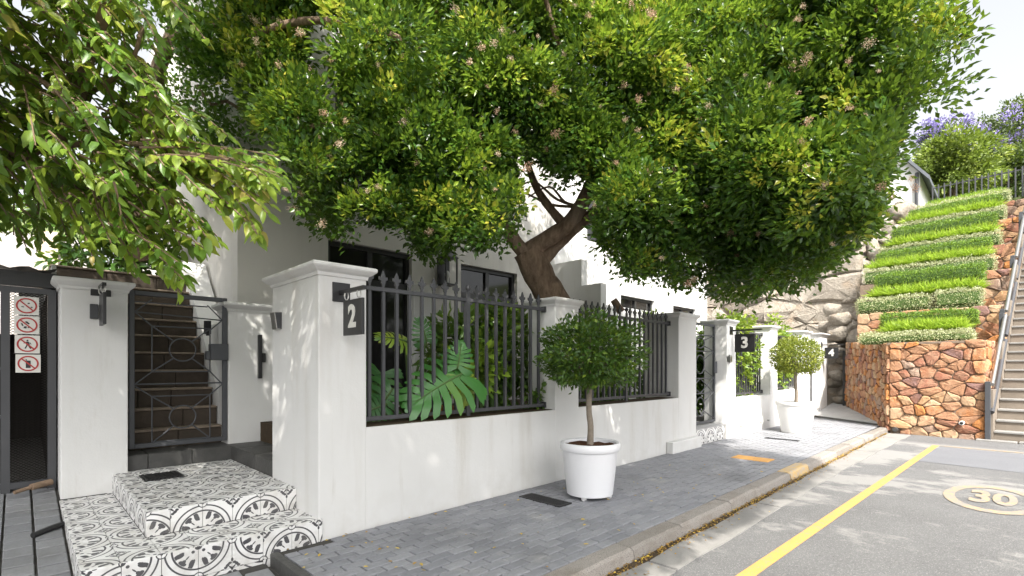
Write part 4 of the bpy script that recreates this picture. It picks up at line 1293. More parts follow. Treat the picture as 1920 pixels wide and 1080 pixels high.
# background behind the bin enclosure
M['wall_far'] = m_plaster('far_plaster', (.46, .43, .41), .3)
bw = thing('boundary_wall', 'white boundary wall with pilasters far behind the bin enclosure', 'boundary wall', (-4, 13, .3))
mb = MB(); mb.box(-14, 13, -.05, 1.0, 13.2, 3.5); mb.build('wall_body', M['wall_far'], bw)
for x in (-5.6, -4.4, -3.2, -2.0, -.8, .4):
    mb = MB(); mb.box(x - .14, 12.9, -.05, x + .14, 12.998, 3.58); mb.build('pilaster', M['yellow_cream'], bw)
mb = MB(); mb.add([(-16, 13.2, 3.45), (3, 13.2, 3.45), (3, 20, 5.6), (-16, 20, 5.6)], [(0, 1, 2, 3)]); tag(mb.build('lawn', M['lawn']), kind='structure')
wf = thing('white_railing', 'white railing above the lawn far behind the bin enclosure', 'railing', (-5, 17, 4.4))
mb = MB(); mb.box(-14, 16.98, 5.1, 2, 17.02, 5.16); mb.box(-14, 16.98, 4.45, 2, 17.02, 4.5); mb.build('rail', M['white_paint'], wf)
mb = MB(); mb.box(-.02, -.02, 0, .02, .02, .62); o = mb.build('baluster', M['white_paint'], None, origin=(0, 0, 0)); bm_ = o.data; bpy.data.objects.remove(o)
for i in range(60): inst(bm_, 'baluster', wf, (-9.5 + i * .19, 17, 4.49))
mb = MB(); mb.box(-14, 19, 2, -1.6, 23, 9); tag(mb.build('apartment_block', M['plaster_clean']), 'plain white block standing far beyond the lawn', 'building')

# ================================================================== TERRACES AND STONE WALLS
OX, OY = 9.95, .25
ca, sa = .9965, -.084
def T(p, q, z):
    return (OX + p * ca - q * sa, OY + p * sa + q * ca, z)
TP = [0, 1.7, 2.7, 3.7, 4.65, 5.6, 6.6]
TZ = [1.40, 2.05, 2.78, 3.41, 4.10, 4.68]
TQ = [1.20, 2.08, 2.3, 2.25, 2.1, 1.95]

planter = thing('stone_planter', 'tall orange and brown rubble stone planter at the end of the road', 'stone planter', T(.1, .6, -.09))
EX, EY = 12.45, 2.50     # far end of the planter's long side
p0 = Vector(T(.0, 1.19, 0)); p1 = Vector((EX, EY, 0))
mb = MB()
q0, q1 = Vector(T(.03, .03, 0)), Vector(T(.03, 1.16, 0))
mb.extr([(q0.x, q0.y, -.12), (q1.x, q1.y, -.12), (EX - .02, EY - .05, -.12), T(2.6, .03, -.12)], (0, 0, 1.50)); mb.build('core', M['mortar'], planter)
def fm_front(s_, t_, o_): return T(.03 - o_, 1.17 - s_, -.1 + t_)
def hole_drop(cx, cy): return cy < .2 and cx < .13
stones(planter, 'stone', M['stone'], fm_front, 1.15, 1.50, 7, 10, .034, .004, 1.45, drop=hole_drop, jit=.50)
ld = (p1 - p0); ll = ld.length; ld.normalize(); ln_ = Vector((-ld.y, ld.x, 0))
def fm_left(s_, t_, o_):
    k_ = s_ / ll
    zb_ = -.06 + k_ * .24; zt2 = 1.40 + k_ * .13
    P_ = p0 + ld * s_ + ln_ * (o_ - .02)
    return (P_.x, P_.y, zb_ + (zt2 - zb_) * t_ / 1.46)
stones(planter, 'stone', M['stone'], fm_left, ll, 1.46, 19, 11, .03, .006, 1.0)
def fm_right(s_, t_, o_): return T(.04 + s_, .03 - o_, -.1 + t_)
stones(planter, 'stone', M['stone'], fm_right, 1.3, 1.5, 7, 10, .02, .006, 1.3)
mb = MB(xf=T); mb.extr([(.0, .03, 1.36), (.0, 1.2, 1.36), (.16, 1.2, 1.36), (.16, .03, 1.36)], (0, 0, .035)); mb.build('coping', M['mortar'], planter)
mb = MB(xf=T); mb.tube([(.05, 1.08, -.0), (-.06, 1.08, -.005)], .035, 14); tag(mb.build('drain_pipe', M['slate'], smooth=True), 'drain pipe mouth at the left foot of the stone planter', 'drain pipe')
mb = MB(xf=T); mb.tube([(.05, .28, .17), (-.055, .28, .165)], .03, 14); o = tag(mb.build('outlet_pipe', M['white_paint'], smooth=True), 'white outlet pipe poking from the front of the stone planter', 'outlet pipe')
mb = MB(xf=T); mb.tube([(-.054, .28, .165), (-.058, .28, .165)], .022, 12); mb.build('bore', M['black'], o)

ordn = ['lowest', 'second', 'third', 'fourth', 'fifth', 'top']
for i in range(6):
    z0 = TZ[i - 1] if i else -.1
    ql = TQ[i]
    if i:
        tw = thing('terrace_wall', 'rubble stone retaining wall holding the %s planted terrace' % ordn[i], 'terrace wall', T(TP[i], ql / 2, z0))
        mb = MB(xf=T); mb.box(TP[i] + .03, .0, z0 - .6, TP[i + 1] + .2, ql, TZ[i] - .03); mb.build('core', M['mortar'], tw)
        hgt = TZ[i] - z0 + .05
        def fm(s_, t_, o_, i=i, z0=z0): return T(TP[i] + .03 - o_, TQ[i] - s_, z0 - .05 + t_)
        big = i < 2
        dropf = None if big else (lambda cx, cy, ql=ql: cx < ql - 1.1)
        stones(tw, 'stone', M['stone'], fm, ql, hgt, 10 if big else 11, 4, .025, .006, 1.3, drop=dropf)
        def fs(s_, t_, o_, i=i, z0=z0): return T(TP[i] + s_, -.0 - o_, z0 - .1 + t_)
        stones(tw, 'stone', M['stone'], fs, TP[i + 1] - TP[i], hgt + .05, 4, 4, .02, .006, 1.3)
    mb = MB(xf=T); mb.box(TP[i] + .12, .05, TZ[i] - .029, TP[i + 1] + .02, ql - .02, TZ[i] - .005)
    tag(mb.build('planting_bed', M['soil']), kind='structure')

def box_leaves(p0_, p1_, q0_, q1_, z0_, z1_, n, L, Wd, shaggy=.03):
    """leaves on the skin of a clipped box (local p,q,z) -> arrays in scene coordinates"""
    a = np.array([(q1_ - q0_) * (z1_ - z0_)] * 2 + [(p1_ - p0_) * (z1_ - z0_)] * 2 + [(p1_ - p0_) * (q1_ - q0_)]); a = a / a.sum()
    f = rng.choice(5, n, p=a)
    p = rng.uniform(p0_, p1_, n); q = rng.uniform(q0_, q1_, n); z = rng.uniform(z0_, z1_, n)
    nn = np.zeros((n, 3))
    p = np.where(f == 0, p0_, np.where(f == 1, p1_, p)); nn[f == 0, 0] = -1; nn[f == 1, 0] = 1
    q = np.where(f == 2, q0_, np.where(f == 3, q1_, q)); nn[f == 2, 1] = -1; nn[f == 3, 1] = 1
    z = np.where(f == 4, z1_, z); nn[f == 4, 2] = 1
    # round the top edges and make the surface lumpy
    top = (z - z0_) / (z1_ - z0_)
    cp, cq = (p0_ + p1_) / 2, (q0_ + q1_) / 2
    shrink = np.sqrt(np.maximum(.25, 1 - (np.abs(2 * top - 1) ** 2.2) * .55))
    p = cp + (p - cp) * shrink
    lump = .04 * np.sin(q * 9 + p0_ * 5) * (z1_ - z0_) + .03 * np.sin(q * 23 + 1) * (z1_ - z0_)
    z = z + lump * top
    off = rng.uniform(-1.2, .9, n) * shaggy
    P = np.stack([p, q, z], 1) + nn * off[:, None] + rng.normal(0, shaggy * .4, (n, 3))
    Rm = np.array([[ca, -sa, 0], [sa, ca, 0], [0, 0, 1]])
    P = P @ Rm.T + np.array([OX, OY, 0]); nn = nn @ Rm.T
    d = unit(nn + rnd_dirs(n) * .9 + np.array([0, 0, .3]))
    return P, d, unit(nn * .6 + rnd_dirs(n) * .6 + np.array([0, 0, .5])), L * rng.uniform(.7, 1.3, n), Wd * rng.uniform(.7, 1.3, n)

def hedge(label, cat, p0_, p1_, q0_, q1_, z0_, z1_, n, mat_, name='hedge', L=.027, Wd=.015, core=None):
    h_ = thing(name, label, cat, T((p0_ + p1_) / 2, (q0_ + q1_) / 2, z0_))
    mb = MB(xf=T); s_ = .02; w_ = (p1_ - p0_) * .3
    mb.box(p0_ + w_, q0_ + s_, z0_ - .01, p1_ - w_, q1_ - s_, z1_ - s_ * 2)
    mb.box(p0_ + .045, q0_ + s_, z0_ + (z1_ - z0_) * .25, p1_ - .045, q1_ - s_, z0_ + (z1_ - z0_) * .75); mb.build('branches', core or M['stem_green'], h_)
    P, d, nr, l, w = box_leaves(p0_, p1_, q0_, q1_, z0_, z1_, n, L, Wd)
    foliage('foliage', P, d, nr, l, w, np.clip(rng.normal(.55, .22, n), 0, 1), mat_, h_)

def grass_row(label, p0_, p1_, q0_, q1_, z0_, hgt, n):
    p = rng.uniform(p0_, p1_, n); tuft = rng.integers(0, int((q1_ - q0_) / .12) + 1, n) * .12 + q0_ + rng.normal(0, .035, n)
    q = np.clip(tuft, q0_, q1_)
    P = np.stack([OX + p * ca - q * sa, OY + p * sa + q * ca, np.full(n, z0_)], 1)
    d = unit(rnd_dirs(n) * np.array([.95, .95, .1]) + np.array([-.15, 0, 1]))
    l = hgt * rng.uniform(.6, 1.25, n)
    o = foliage('grass', P, d, unit(rnd_dirs(n) + np.array([0, 0, .2])), l, np.full(n, .014) * rng.uniform(.7, 1.3, n), np.clip(rng.normal(.6, .2, n), 0, 1), M['grass'], big=True, droop=.55, fold=.1)
    tag(o, label, 'grass', kind='stuff')

for i in range(6):
    z = TZ[i] - .01; p = TP[i]; dep = TP[i + 1] - p
    qr = .27 + .02 * i; ql = TQ[i]
    a, b = qr, ql - .1
    if i == 0: b = 1.55
    f = 'on the %s terrace' % ordn[i]
    rise_ = (TZ[i + 1] - TZ[i]) if i < 5 else .40
    hb = .57 if i == 0 else rise_ + .10
    hg = .34 if i == 0 else .46 if i < 5 else .32
    hp = .15 if i == 0 else .29
    la, lb = (.15, .34) if i == 0 else (.31, .56) if i < 5 else (.17, .28)
    hg = .22 if i == 0 else .24
    mb = MB(xf=T); qa, qb = a + .07, (b - .07 if i else 1.56); mb.box(p + .37, qa, z - .2, p + dep - .37, qb if i else 1.28, z + la); mb.box(p + dep - .369, qa, z - .2, p + dep + .02, qb, z + lb)
    tag(mb.build('planting_bed', M['soil']), kind='structure')
    if i == 1:
        hedge('pale clipped hedge, long part on the left %s' % f, 'hedge', p + .05, p + .33, a + .70, ql + .02, z, z + hp, 3600, M['leaf_grey'])
        hedge('pale clipped hedge, short rounded end part near the stairs %s' % f, 'hedge', p + .05, p + .33, a, a + .60, z, z + hp + .03, 1900, M['leaf_grey'])
    else:
        hedge('pale variegated low hedge at the front edge %s' % f, 'hedge', p + .05, p + .33, a - .08, b + .05, z, z + hp, 4400, M['leaf_grey'])
    grass_row('bright green strap leaved grass row %s' % f, p + .40, p + .58, a + .12, b - .05 if i else 1.25, z + la, hg, 4400)
    hedge('dark green clipped hedge along the back %s' % f, 'hedge', p + dep - .36, p + dep - .04, a + .05, b - .05 if i else 1.60, z + lb, z + hb, 7500, M['leaf_hedge'])

# concrete stair
cs = thing('concrete_stair', 'long weathered concrete staircase climbing beside the planted terraces', 'staircase', T(3, -.8, -.07))
nst = 34; rise = .141; run = .195
rise = (TZ[5] + .35) / nst; run = 6.7 / nst
for i in range(nst):
    mb = MB(xf=T); mb.box(.05 + i * run, -1.6, -.11 + (i - .3 if i else 0) * rise, .05 + (i + 1) * run + .02, -.055, -.07 + (i + 1) * rise - .03)
    st_ = mb.build('step', M['conc_step'], cs)
    mb = MB(xf=T); mb.box(.032 + i * run, -1.6, -.07 + (i + 1) * rise - .0295, .05 + (i + 1) * run + .018, -.055, -.07 + (i + 1) * rise); mb.build('nosing', M['conc'], st_, bevel=.005)
mb = MB(xf=T)
for i in range(0, nst, 5):
    zz = -.07 + (i + 5) * rise
    mb.box(.0 + i * run, -.052, -.2 + max(0, i - 1) * rise, .0 + (i + 5) * run, -.004, zz)
mb.build('string_wall', M['conc_step'], cs)
mb = MB(xf=T); mb.box(-.12, -.3, -.09, .03, .12, -.045); mb.box(-.1, -1.6, -.09, .03, -.32, -.04); tag(mb.build('kerb_block', M['conc'], bevel=.006), 'low concrete kerb blocks at the foot of the stairs', 'kerb block')
# handrail
hr = thing('handrail', 'black posted handrail with two pale tubes climbing the stairs', 'handrail', T(0, .0, -.07))
def zs(p_): return -.07 + p_ / run * rise
posts = [-.02, 1.45, 1.55, 2.9, 3.0, 4.35, 4.45, 5.8]
for k, p_ in enumerate(posts):
    zz = zs(max(p_, 0))
    mb = MB(xf=T); mb.box(p_ - .03, -.03, zz - .02, p_ + .03, .03, zz + .86); mb.build('post', M['gate_metal'], hr, bevel=.004)
for a, b in ((0, 1), (2, 3), (4, 5), (6, 7)):
    pa, pb = posts[a], posts[b]
    for dz in (.82, .42):
        mb = MB(xf=T); mb.tube([(pa - .02, -.045, zs(max(pa, 0)) + dz), (pb + .02, -.045, zs(pb) + dz)], .028, 10); mb.build('rail', M['brushed'] if dz > .5 else M['grey_metal'], hr, smooth=True)

# boulder retaining wall
bo = thing('boulder_wall', 'massive pale boulder retaining wall behind the white garden piers', 'boulder wall', (13.2, 4.5, 0))
mb = MB(); mb.box(13.32, 2.5, -.1, 14.2, 9.5, 4.5); mb.build('core', M['boulder'], bo)
def fmb(s_, t_, o_): return (13.26 - o_ * 1.2 + .04 * t_, 2.35 + s_, .0 + t_)
stones(bo, 'boulder', M['boulder'], fmb, 6.6, 4.6, 6, 9, .10, .012, 2.1, rough=.05, jit=.24)
def fmb2(s_, t_, o_):
    k_ = s_ / 3.7
    return (13.0 + s_, 2.50 - .35 * k_ - o_, 1.2 + 2.6 * k_ + t_)
mb = MB(); mb.extr([(13.5, 2.6, .2), (13.5, 2.6, 2.5), (16.7, 2.6, 5.0), (16.7, 2.6, .2)], (0, 1.2, 0)); mb.build('core', M['boulder'], bo)
def rock(c, r, name, parent, mat_):
    bm = bmesh.new(); bmesh.ops.create_icosphere(bm, subdivisions=3, radius=1)
    nz = [Vector((random.gauss(0, 1), random.gauss(0, 1), random.gauss(0, 1))).normalized() for _ in range(9)]
    cut = [random.uniform(.55, .9) for _ in nz]
    for v_ in bm.verts:
        for n_, k_ in zip(nz, cut):
            dd = v_.co.dot(n_)
            if dd > k_: v_.co -= n_ * (dd - k_)
        v_.co += Vector((random.uniform(-.03, .03),) * 3)
        v_.co = Vector((v_.co.x * r[0], v_.co.y * r[1], v_.co.z * r[2])) * S
    for f_ in bm.faces: f_.smooth = True
    me_ = bpy.data.meshes.new(name); bm.to_mesh(me_); bm.free(); me_.materials.append(mat_)
    return link(me_, name, parent, c)
for k in range(64):
    q = random.random()
    x = 13.05 + 3.6 * q
    yy = 2.45 - .35 * q + random.uniform(-.12, .6)
    ztop = 1.55 + 3.35 * q
    c = (x, yy, ztop + random.uniform(-.35, .5))
    rock(c, (random.uniform(.2, .38), random.uniform(.2, .35), random.uniform(.16, .3)), 'boulder', bo, M['boulder'])
for k in range(9):
    rock((12.85 + random.uniform(0, .2), 2.62 + random.uniform(-.08, .25), .12 + k * .17), (.17, .2, .13), 'boulder', bo, M['boulder'])
mb = MB(); mb.box(12.5, 2.52, .12, 12.54, 2.56, 1.35); mb.tube([(12.5, 2.80, 1.32), (12.52, 2.54, 1.32)], .012, 8)
tag(mb.build('gate_post', M['black']), 'slim black gate post between the last pier and the stone planter', 'gate post')

# hill above
mb = MB(); mb.add([(16.5, -8, 4.95), (60, -8, 6), (60, 30, 6), (16.5, 30, 4.95), (16.5, -8, -1), (16.5, 30, -1)], [(0, 1, 2, 3), (4, 0, 3, 5)])
tag(mb.build('hill', M['lawn']), kind='structure')
mb = MB(); mb.add([(13.3, 2.6, 4.55), (17, 2.2, 5.0), (17, 12, 5.0), (13.3, 12, 4.55)], [(0, 1, 2, 3)])
tag(mb.build('hill', M['soil']), kind='structure')
# top fence
tf = thing('steel_fence', 'grey steel picket fence along the crest of the terraced slope', 'fence', T(7.0, .5, 4.9))
for zz in (5.0, 5.68):
    mb = MB(xf=T); mb.box(6.98, -3.0, zz, 7.01, 1.85, zz + .03); mb.build('rail', M['grey_metal'], tf)
mb = MB(); mb.box(-.014, -.014, 0, .014, .014, .86); o = mb.build('picket', M['grey_metal'], None, origin=(0, 0, 0)); fpm = o.data; bpy.data.objects.remove(o)
q = 1.82
while q > -2.9:
    inst(fpm, 'picket', tf, T(6.96, q, 4.9)); q -= .118
tf2 = thing('steel_fence', 'grey steel railing returning down at the head of the stairs', 'fence', T(6.2, -.02, 4.6))
for zz in (5.05, 5.72):
    mb = MB(xf=T); mb.box(5.95, -.06, zz - .1, 6.93, -.03, zz - .07); mb.build('rail', M['grey_metal'], tf2)
for k in range(9): inst(fpm, 'picket', tf2, T(5.98 + k * .115, -.075, 4.85))

# gabled building at the top
gb = thing('gabled_house', 'small white gabled house with grey roof edge at the top of the slope', 'house', (18.5, 3.2, 4.9))
yr, yl2 = 1.80, 5.2; ym = (yr + yl2) / 2; ze, zp = 6.35, 8.6
mb = MB(); mb.extr([(17.6, yr, 4.7), (17.6, yl2, 4.7), (17.6, yl2, ze), (17.6, ym, zp), (17.6, yr, ze)], (5, 0, 0)); mb.build('wall', M['plaster_clean'], gb)
mb = MB()
for ys_, yq in ((yr - .22, ym), (yl2 + .22, ym)):
    zlow = ze - .22 * (zp - ze) / (ym - yr)
    mb.extr([(17.45, ys_, zlow + .01), (17.45, yq, zp + .01), (17.45, yq, zp + .12), (17.45, ys_, zlow + .12)], (5.3, 0, 0))
mb.build('roof', M['roof_grey'], gb)
mb = MB(); mb.tube([(17.56, yr + .06, 4.8), (17.56, yr + .06, 6.35)], .04, 10); mb.build('downpipe', M['grey_metal'], gb)
fwn = MB(); fwn.box(17.57, 2.55, 5.35, 17.598, 3.1, 6.0); f = fwn.build('window', M['frame'], gb)
mb = MB(); mb.box(17.56, 2.6, 5.4, 17.569, 3.05, 5.95); mb.build('pane', M['glass'], f)

# ================================================================== TREES
def branch_tube(mb, pts, r0, r1, n=8, wob=0.0):
    """smooth tube through control points with taper"""
    P = [Vector(p) for p in pts]; out = []
    for i in range(len(P) - 1):
        a, b, c, d = P[max(i - 1, 0)], P[i], P[i + 1], P[min(i + 2, len(P) - 1)]
        for k in range(4):
            t_ = k / 4
            out.append(.5 * ((2 * b) + (c - a) * t_ + (2 * a - 5 * b + 4 * c - d) * t_ * t_ + (3 * b - a - 3 * c + d) * t_ ** 3))
    out.append(P[-1])
    m_ = len(out)
    rr = [(r0 + (r1 - r0) * (i / (m_ - 1)) ** .85) * (1 + random.uniform(-wob, wob)) for i in range(m_)]
    mb.tube(out, rr, n)

# --- the big flowering street tree
tree = thing('flowering_tree', 'big leaning evergreen tree with pinkish blossom spreading over the railings', 'tree', at(1040, 700, 5.2) * 1.0)
tb = at(1045, 640, 5.15); 
trunk = MB()
trunk_pts = [at(1075, 640, 5.15) + Vector((0, 0, -.35)), at(1052, 590, 5.15), at(1018, 530, 5.12), at(988, 470, 5.05)]
branch_tube(trunk, trunk_pts, .165, .15, 14, .06)
tr_o = trunk.build('trunk', M['bark'], tree, smooth=True)
limbs = [
    ([at(985, 478, 5.06), at(1010, 458, 5.02), at(1060, 425, 4.9), at(1090, 385, 4.8), at(1115, 330, 4.7), at(1150, 240, 4.6), at(1180, 100, 4.5)], .105, .045),
    ([at(1005, 500, 5.1), at(1040, 462, 5.1), at(1075, 430, 5.0), at(1118, 395, 4.9), at(1180, 340, 4.7), at(1290, 270, 4.6)], .085, .04),
    ([at(985, 475, 5.05), at(960, 445, 4.95), at(930, 380, 4.8), at(900, 280, 4.6), at(860, 150, 4.4)], .085, .035),
    ([at(1060, 425, 4.9), at(1010, 360, 4.9), at(985, 290, 4.9), at(960, 200, 4.9)], .05, .02),
    ([at(1290, 270, 4.6), at(1450, 200, 4.6), at(1620, 130, 4.6), at(1760, 90, 4.7)], .04, .015),
    ([at(1180, 340, 4.7), at(1300, 380, 4.6), at(1420, 420, 4.6)], .03, .012),
    ([at(900, 280, 4.6), at(780, 240, 4.2), at(640, 230, 3.9), at(520, 250, 3.8)], .04, .015),
    ([at(860, 150, 4.4), at(720, 60, 4.0), at(560, 40, 3.8), at(420, 90, 3.8)], .04, .02),
    ([at(1290, 270, 4.6), at(1400, 60, 4.4), at(1500, -150, 4.2)], .04, .015),
    ([at(1150, 240, 4.6), at(1060, 120, 4.3), at(1000, -100, 4.0)], .04, .015),
]
for pts, a, b in limbs:
    mb = MB(); branch_tube(mb, pts, a, b, 10, .07); mb.build('limb', M['bark'], tree, smooth=True)
for (u, v, d) in ((1000, 340, 4.9), (1030, 350, 4.85), (975, 360, 4.9)):
    mb = MB()
    a = at(1088, 388, 4.85); branch_tube(mb, [a, (a + at(u, v, d)) / 2 + Vector((0, 0, -.05)), at(u, v, d), at(u - 40, v + 20, d)], .018, .006, 6, .1)
    mb.build('twig', M['bark'], tree, smooth=True)

OUT = [(395, -1200), (420, 60), (440, 180), (470, 240), (520, 270), (545, 330), (560, 400), (590, 440), (640, 450), (665, 400), (690, 390), (705, 430), (745, 425), (770, 440), (790, 495), (830, 492), (850, 445), (890, 480), (930, 470), (965, 440), (985, 400), (970, 330), (1000, 300), (1060, 345), (1090, 330), (1125, 400), (1115, 430), (1140, 480), (1180, 530), (1230, 520), (1260, 545), (1300, 540), (1330, 560), (1400, 572), (1440, 545), (1500, 555), (1530, 520), (1570, 505), (1600, 470), (1640, 440), (1662, 390), (1668, 340), (1675, 290), (1700, 235), (1730, 200), (1790, 215), (1832, 205), (1838, 110), (1812, 40), (1790, 5), (1775, -60), (1770, -1200)]
EL = [((4.3, 2.5, 4.5), (2.6, 2.3, 2.2)), ((6.6, 1.3, 3.9), (2.0, 1.35, 1.75)), ((2.7, 2.7, 3.6), (1.5, 1.4, 1.75)), ((5.3, 2.2, 2.9), (1.6, 1.15, 1.35)), ((6.2, 2.0, 3.0), (1.3, 1.0, 1.2)), ((3.6, 3.1, 2.9), (1.5, .9, 1.15)), ((2.2, 1.6, 4.6), (1.5, 1.6, 1.0)), ((4.6, 1.0, 4.9), (2.2, 1.3, 1.0))]
ctr = np.array([4.5, 2.3, 3.6])
SH = np.array([.481, .687])          # ground shift of a shadow per unit of height
def shade_ok(C):
    sx = C[:, 0] + SH[0] * C[:, 2]; sy = C[:, 1] + SH[1] * C[:, 2]
    j = rng.normal(0, .10, len(C))
    return ~((sx + j > 6.1) & (sy > 1.2) & (sy + j < 2.7)) & ~((sx + j > 7.0) & (sy < 3.5)) & ~((sy + j < 1.2) & (sx > 2.6)) & (C[:, 1] < 4.75) & (C[:, 2] > 1.5)
# the face of the crown is built of rounded boughs, each a dome of leaf clumps
def d_face(u, v):
    b_ = np.interp(u, [400, 560, 800, 1050, 1300, 1450, 1550, 1650, 1850], [3.9, 3.9, 3.95, 4.25, 4.25, 4.0, 3.7, 3.35, 3.1])
    return b_ + .45 * np.clip((300 - v) / 330, 0, 1.2) + .12 * np.clip((v - 350) / 200, 0, 1)
def holes(uu, vv):
    h = (((uu - 1030) / 52) ** 2 + ((vv - 415) / 54) ** 2 < 1) | (((uu - 985) / 24) ** 2 + ((vv - 310) / 24) ** 2 < 1)
    h |= (((uu - 590) / 42) ** 2 + ((vv - 90) / 75) ** 2 < 1) & (rng.random(len(uu)) < .93)
    h |= (((uu - 622) / 30) ** 2 + ((vv - 195) / 38) ** 2 < 1) | (((uu - 672) / 34) ** 2 + ((vv - 338) / 30) ** 2 < 1)
    return h
def unproj(u, v, d):
    a_ = (u - 960) / FOC
    return np.stack([d * (FX + a_ * FY), d * (FY - a_ * FX), 1 + d * (688 - v) / FOC], 1)
lob = []
tries = 0
while len(lob) < 170 and tries < 12000:
    tries += 1
    u_, v_ = rng.uniform(400, 1830), rng.uniform(-150, 560)
    if not in_poly(np.array([u_]), np.array([v_]), OUT)[0]: continue
    if any((u_ - q[0]) ** 2 + (v_ - q[1]) ** 2 < 57 ** 2 for q in lob): continue
    d_ = float(d_face(u_, v_)) + rng.normal(0, .22)
    lob.append((u_, v_, d_, rng.uniform(.30, .52)))
lob = np.array(lob)
LC = unproj(lob[:, 0], lob[:, 1], lob[:, 2])
per_ = 40
li = np.repeat(np.arange(len(LC)), per_)
od = rnd_dirs(len(li)); od[:, 2] = np.where(od[:, 2] < -.35, -od[:, 2], od[:, 2])
C1 = LC[li] + od * lob[li, 3][:, None] * (.72 + .34 * rng.random((len(li), 1))) * np.array([1, 1, .85])
ob1 = unit(od + np.array([0, 0, .1]))
u, v, d = proj(C1)
ok = in_poly(u, v, OUT) & shade_ok(C1) & ~holes(u, v) & ((u < 1690) | (rng.random(len(u)) < .45))
C1, ob1 = C1[ok], ob1[ok]
# darker inner foliage behind the boughs
m_ = 9000
uu = rng.uniform(395, 1740, m_); vv = rng.uniform(-120, 560, m_)
dd_ = d_face(uu, vv) + rng.uniform(.25, 1.5, m_)
Ci = unproj(uu, vv, dd_)
ok = in_poly(uu, vv + 14, OUT) & shade_ok(Ci) & ~holes(uu, vv)
Ci = Ci[ok][:1600]
print('face clumps', len(C1), len(Ci))
C = np.concatenate([C1, Ci]); OBf = np.concatenate([ob1, unit((Ci - ctr) / np.array([2.6, 1.8, 1.8]))])
# unseen canopy added above the picture, shaped to shade the pavement and walls
def over(B, Tg, r):
    """which clumps B stand between targets Tg and the sun"""
    sv_ = np.array(sdir); hit = np.zeros(len(B), int)
    for i0 in range(0, len(B), 400):
        dl = B[i0:i0 + 400, None, :] - Tg[None, :, :]
        al_ = (dl * sv_).sum(2)
        hit[i0:i0 + 400] = ((al_ > .2) & ((dl ** 2).sum(2) - al_ ** 2 < r * r)).sum(1)
    return hit
m_ = 17000
B1 = np.stack([rng.uniform(-2.6, 4.6, m_), rng.uniform(-2.3, 3.0, m_), rng.uniform(4.0, 4.9, m_)], 1)
B2, _ = sample_ellipsoids([((3.6, 3.4, 5.3), (3.2, 1.2, 1.1))], 1500, .35)
C2 = np.concatenate([B1, B2])
u, v, d = proj(C2)
gx, gy = C2[:, 0] + SH[0] * C2[:, 2], C2[:, 1] + SH[1] * C2[:, 2]
C2 = C2[shade_ok(C2) & ((v < -40) | (d < .3)) & (gx > -.6) & (gx < 6.2) & (gy > 1.35)]
fa_u, fa_v = rng.uniform(0, 520, 260), rng.uniform(0, 500, 260)
fig_pts = unproj(fa_u, fa_v, rng.uniform(2.6, 3.1, 260))
hit = over(C2, C1, .20) + 3 * over(C2, fig_pts, .22)
C2 = C2[(hit <= 2) | (rng.random(len(C2)) < .10) | ((C2[:, 0] + SH[0] * C2[:, 2] < .95) & (C2[:, 1] + SH[1] * C2[:, 2] > 3.4) & (rng.random(len(C2)) < .55))][:4200]
print('crown clumps', len(C), len(C2))
OB = np.concatenate([OBf, unit((C2 - ctr) / np.array([2.6, 1.8, 1.8]))])
C = np.concatenate([C, C2])  # added shade canopy merged into the crown
n = len(C)
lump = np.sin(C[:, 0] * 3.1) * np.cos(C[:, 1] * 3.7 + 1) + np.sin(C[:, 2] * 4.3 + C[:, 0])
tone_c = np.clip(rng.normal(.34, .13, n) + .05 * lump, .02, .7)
# sunlit look put into leaf tone: yellow-green shoots where few clumps block the sun
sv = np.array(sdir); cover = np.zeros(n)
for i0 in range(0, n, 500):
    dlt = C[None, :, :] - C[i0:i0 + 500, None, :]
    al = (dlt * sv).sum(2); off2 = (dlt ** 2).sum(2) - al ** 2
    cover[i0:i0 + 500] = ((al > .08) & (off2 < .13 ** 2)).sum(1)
sunlit_young = ((cover <= 1) & (rng.random(n) < .40)) | ((cover <= 4) & (rng.random(n) < .12)) | (rng.random(n) < .02)
tone_c = np.where(cover > 6, tone_c - .06, tone_c + .04)  # clumps covered from the sun toned darker, open ones lighter
tone_c = np.where(sunlit_young, rng.uniform(.72, .96, n), tone_c)
Rc = np.where(sunlit_young, .10, rng.uniform(.10, .17, n))
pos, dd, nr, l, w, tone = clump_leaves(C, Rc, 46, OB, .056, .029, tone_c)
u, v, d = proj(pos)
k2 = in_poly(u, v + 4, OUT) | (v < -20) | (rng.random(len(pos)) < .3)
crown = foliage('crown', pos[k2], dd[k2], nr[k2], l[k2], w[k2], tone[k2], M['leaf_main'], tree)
# blossom puffs
def puff_mesh(n_, seed):
    V, F, tn = [], [], []
    r_ = np.random.default_rng(seed)
    dirs = unit(r_.normal(size=(n_, 3)))
    pos_ = dirs * .012 + r_.normal(0, .015, (n_, 3)) * np.array([1, 1, 1.5])
    V, F, k_ = leaf_arrays(pos_, dirs + r_.normal(0, .3, (n_, 3)), unit(r_.normal(size=(n_, 3))), np.full(n_, .013), np.full(n_, .009))
    return raw_mesh('blossom', V * S, F, np.repeat(np.clip(r_.normal(.25 + .25 * seed, .2, n_), 0, 1), k_), M['petal_pink'])
puffs = [puff_mesh(110, s_) for s_ in range(3)]
uu, vv, ddp = proj(C)
outer = (OB @ np.array([-FX, -FY, 0])) > .25
cand = np.where(outer & (vv > -60) & (uu < 1690))[0]
rng.shuffle(cand)
for j in cand[:290]:
    p_ = C[j] + OB[j] * Rc[j] * .9 + np.array([-.05, -.05, 0])
    o = inst(random.choice(puffs), 'blossom', tree, tuple(p_), (random.random() * 3, random.random() * 3, random.random() * 3))
    o.scale = (random.uniform(.3, .85),) * 3

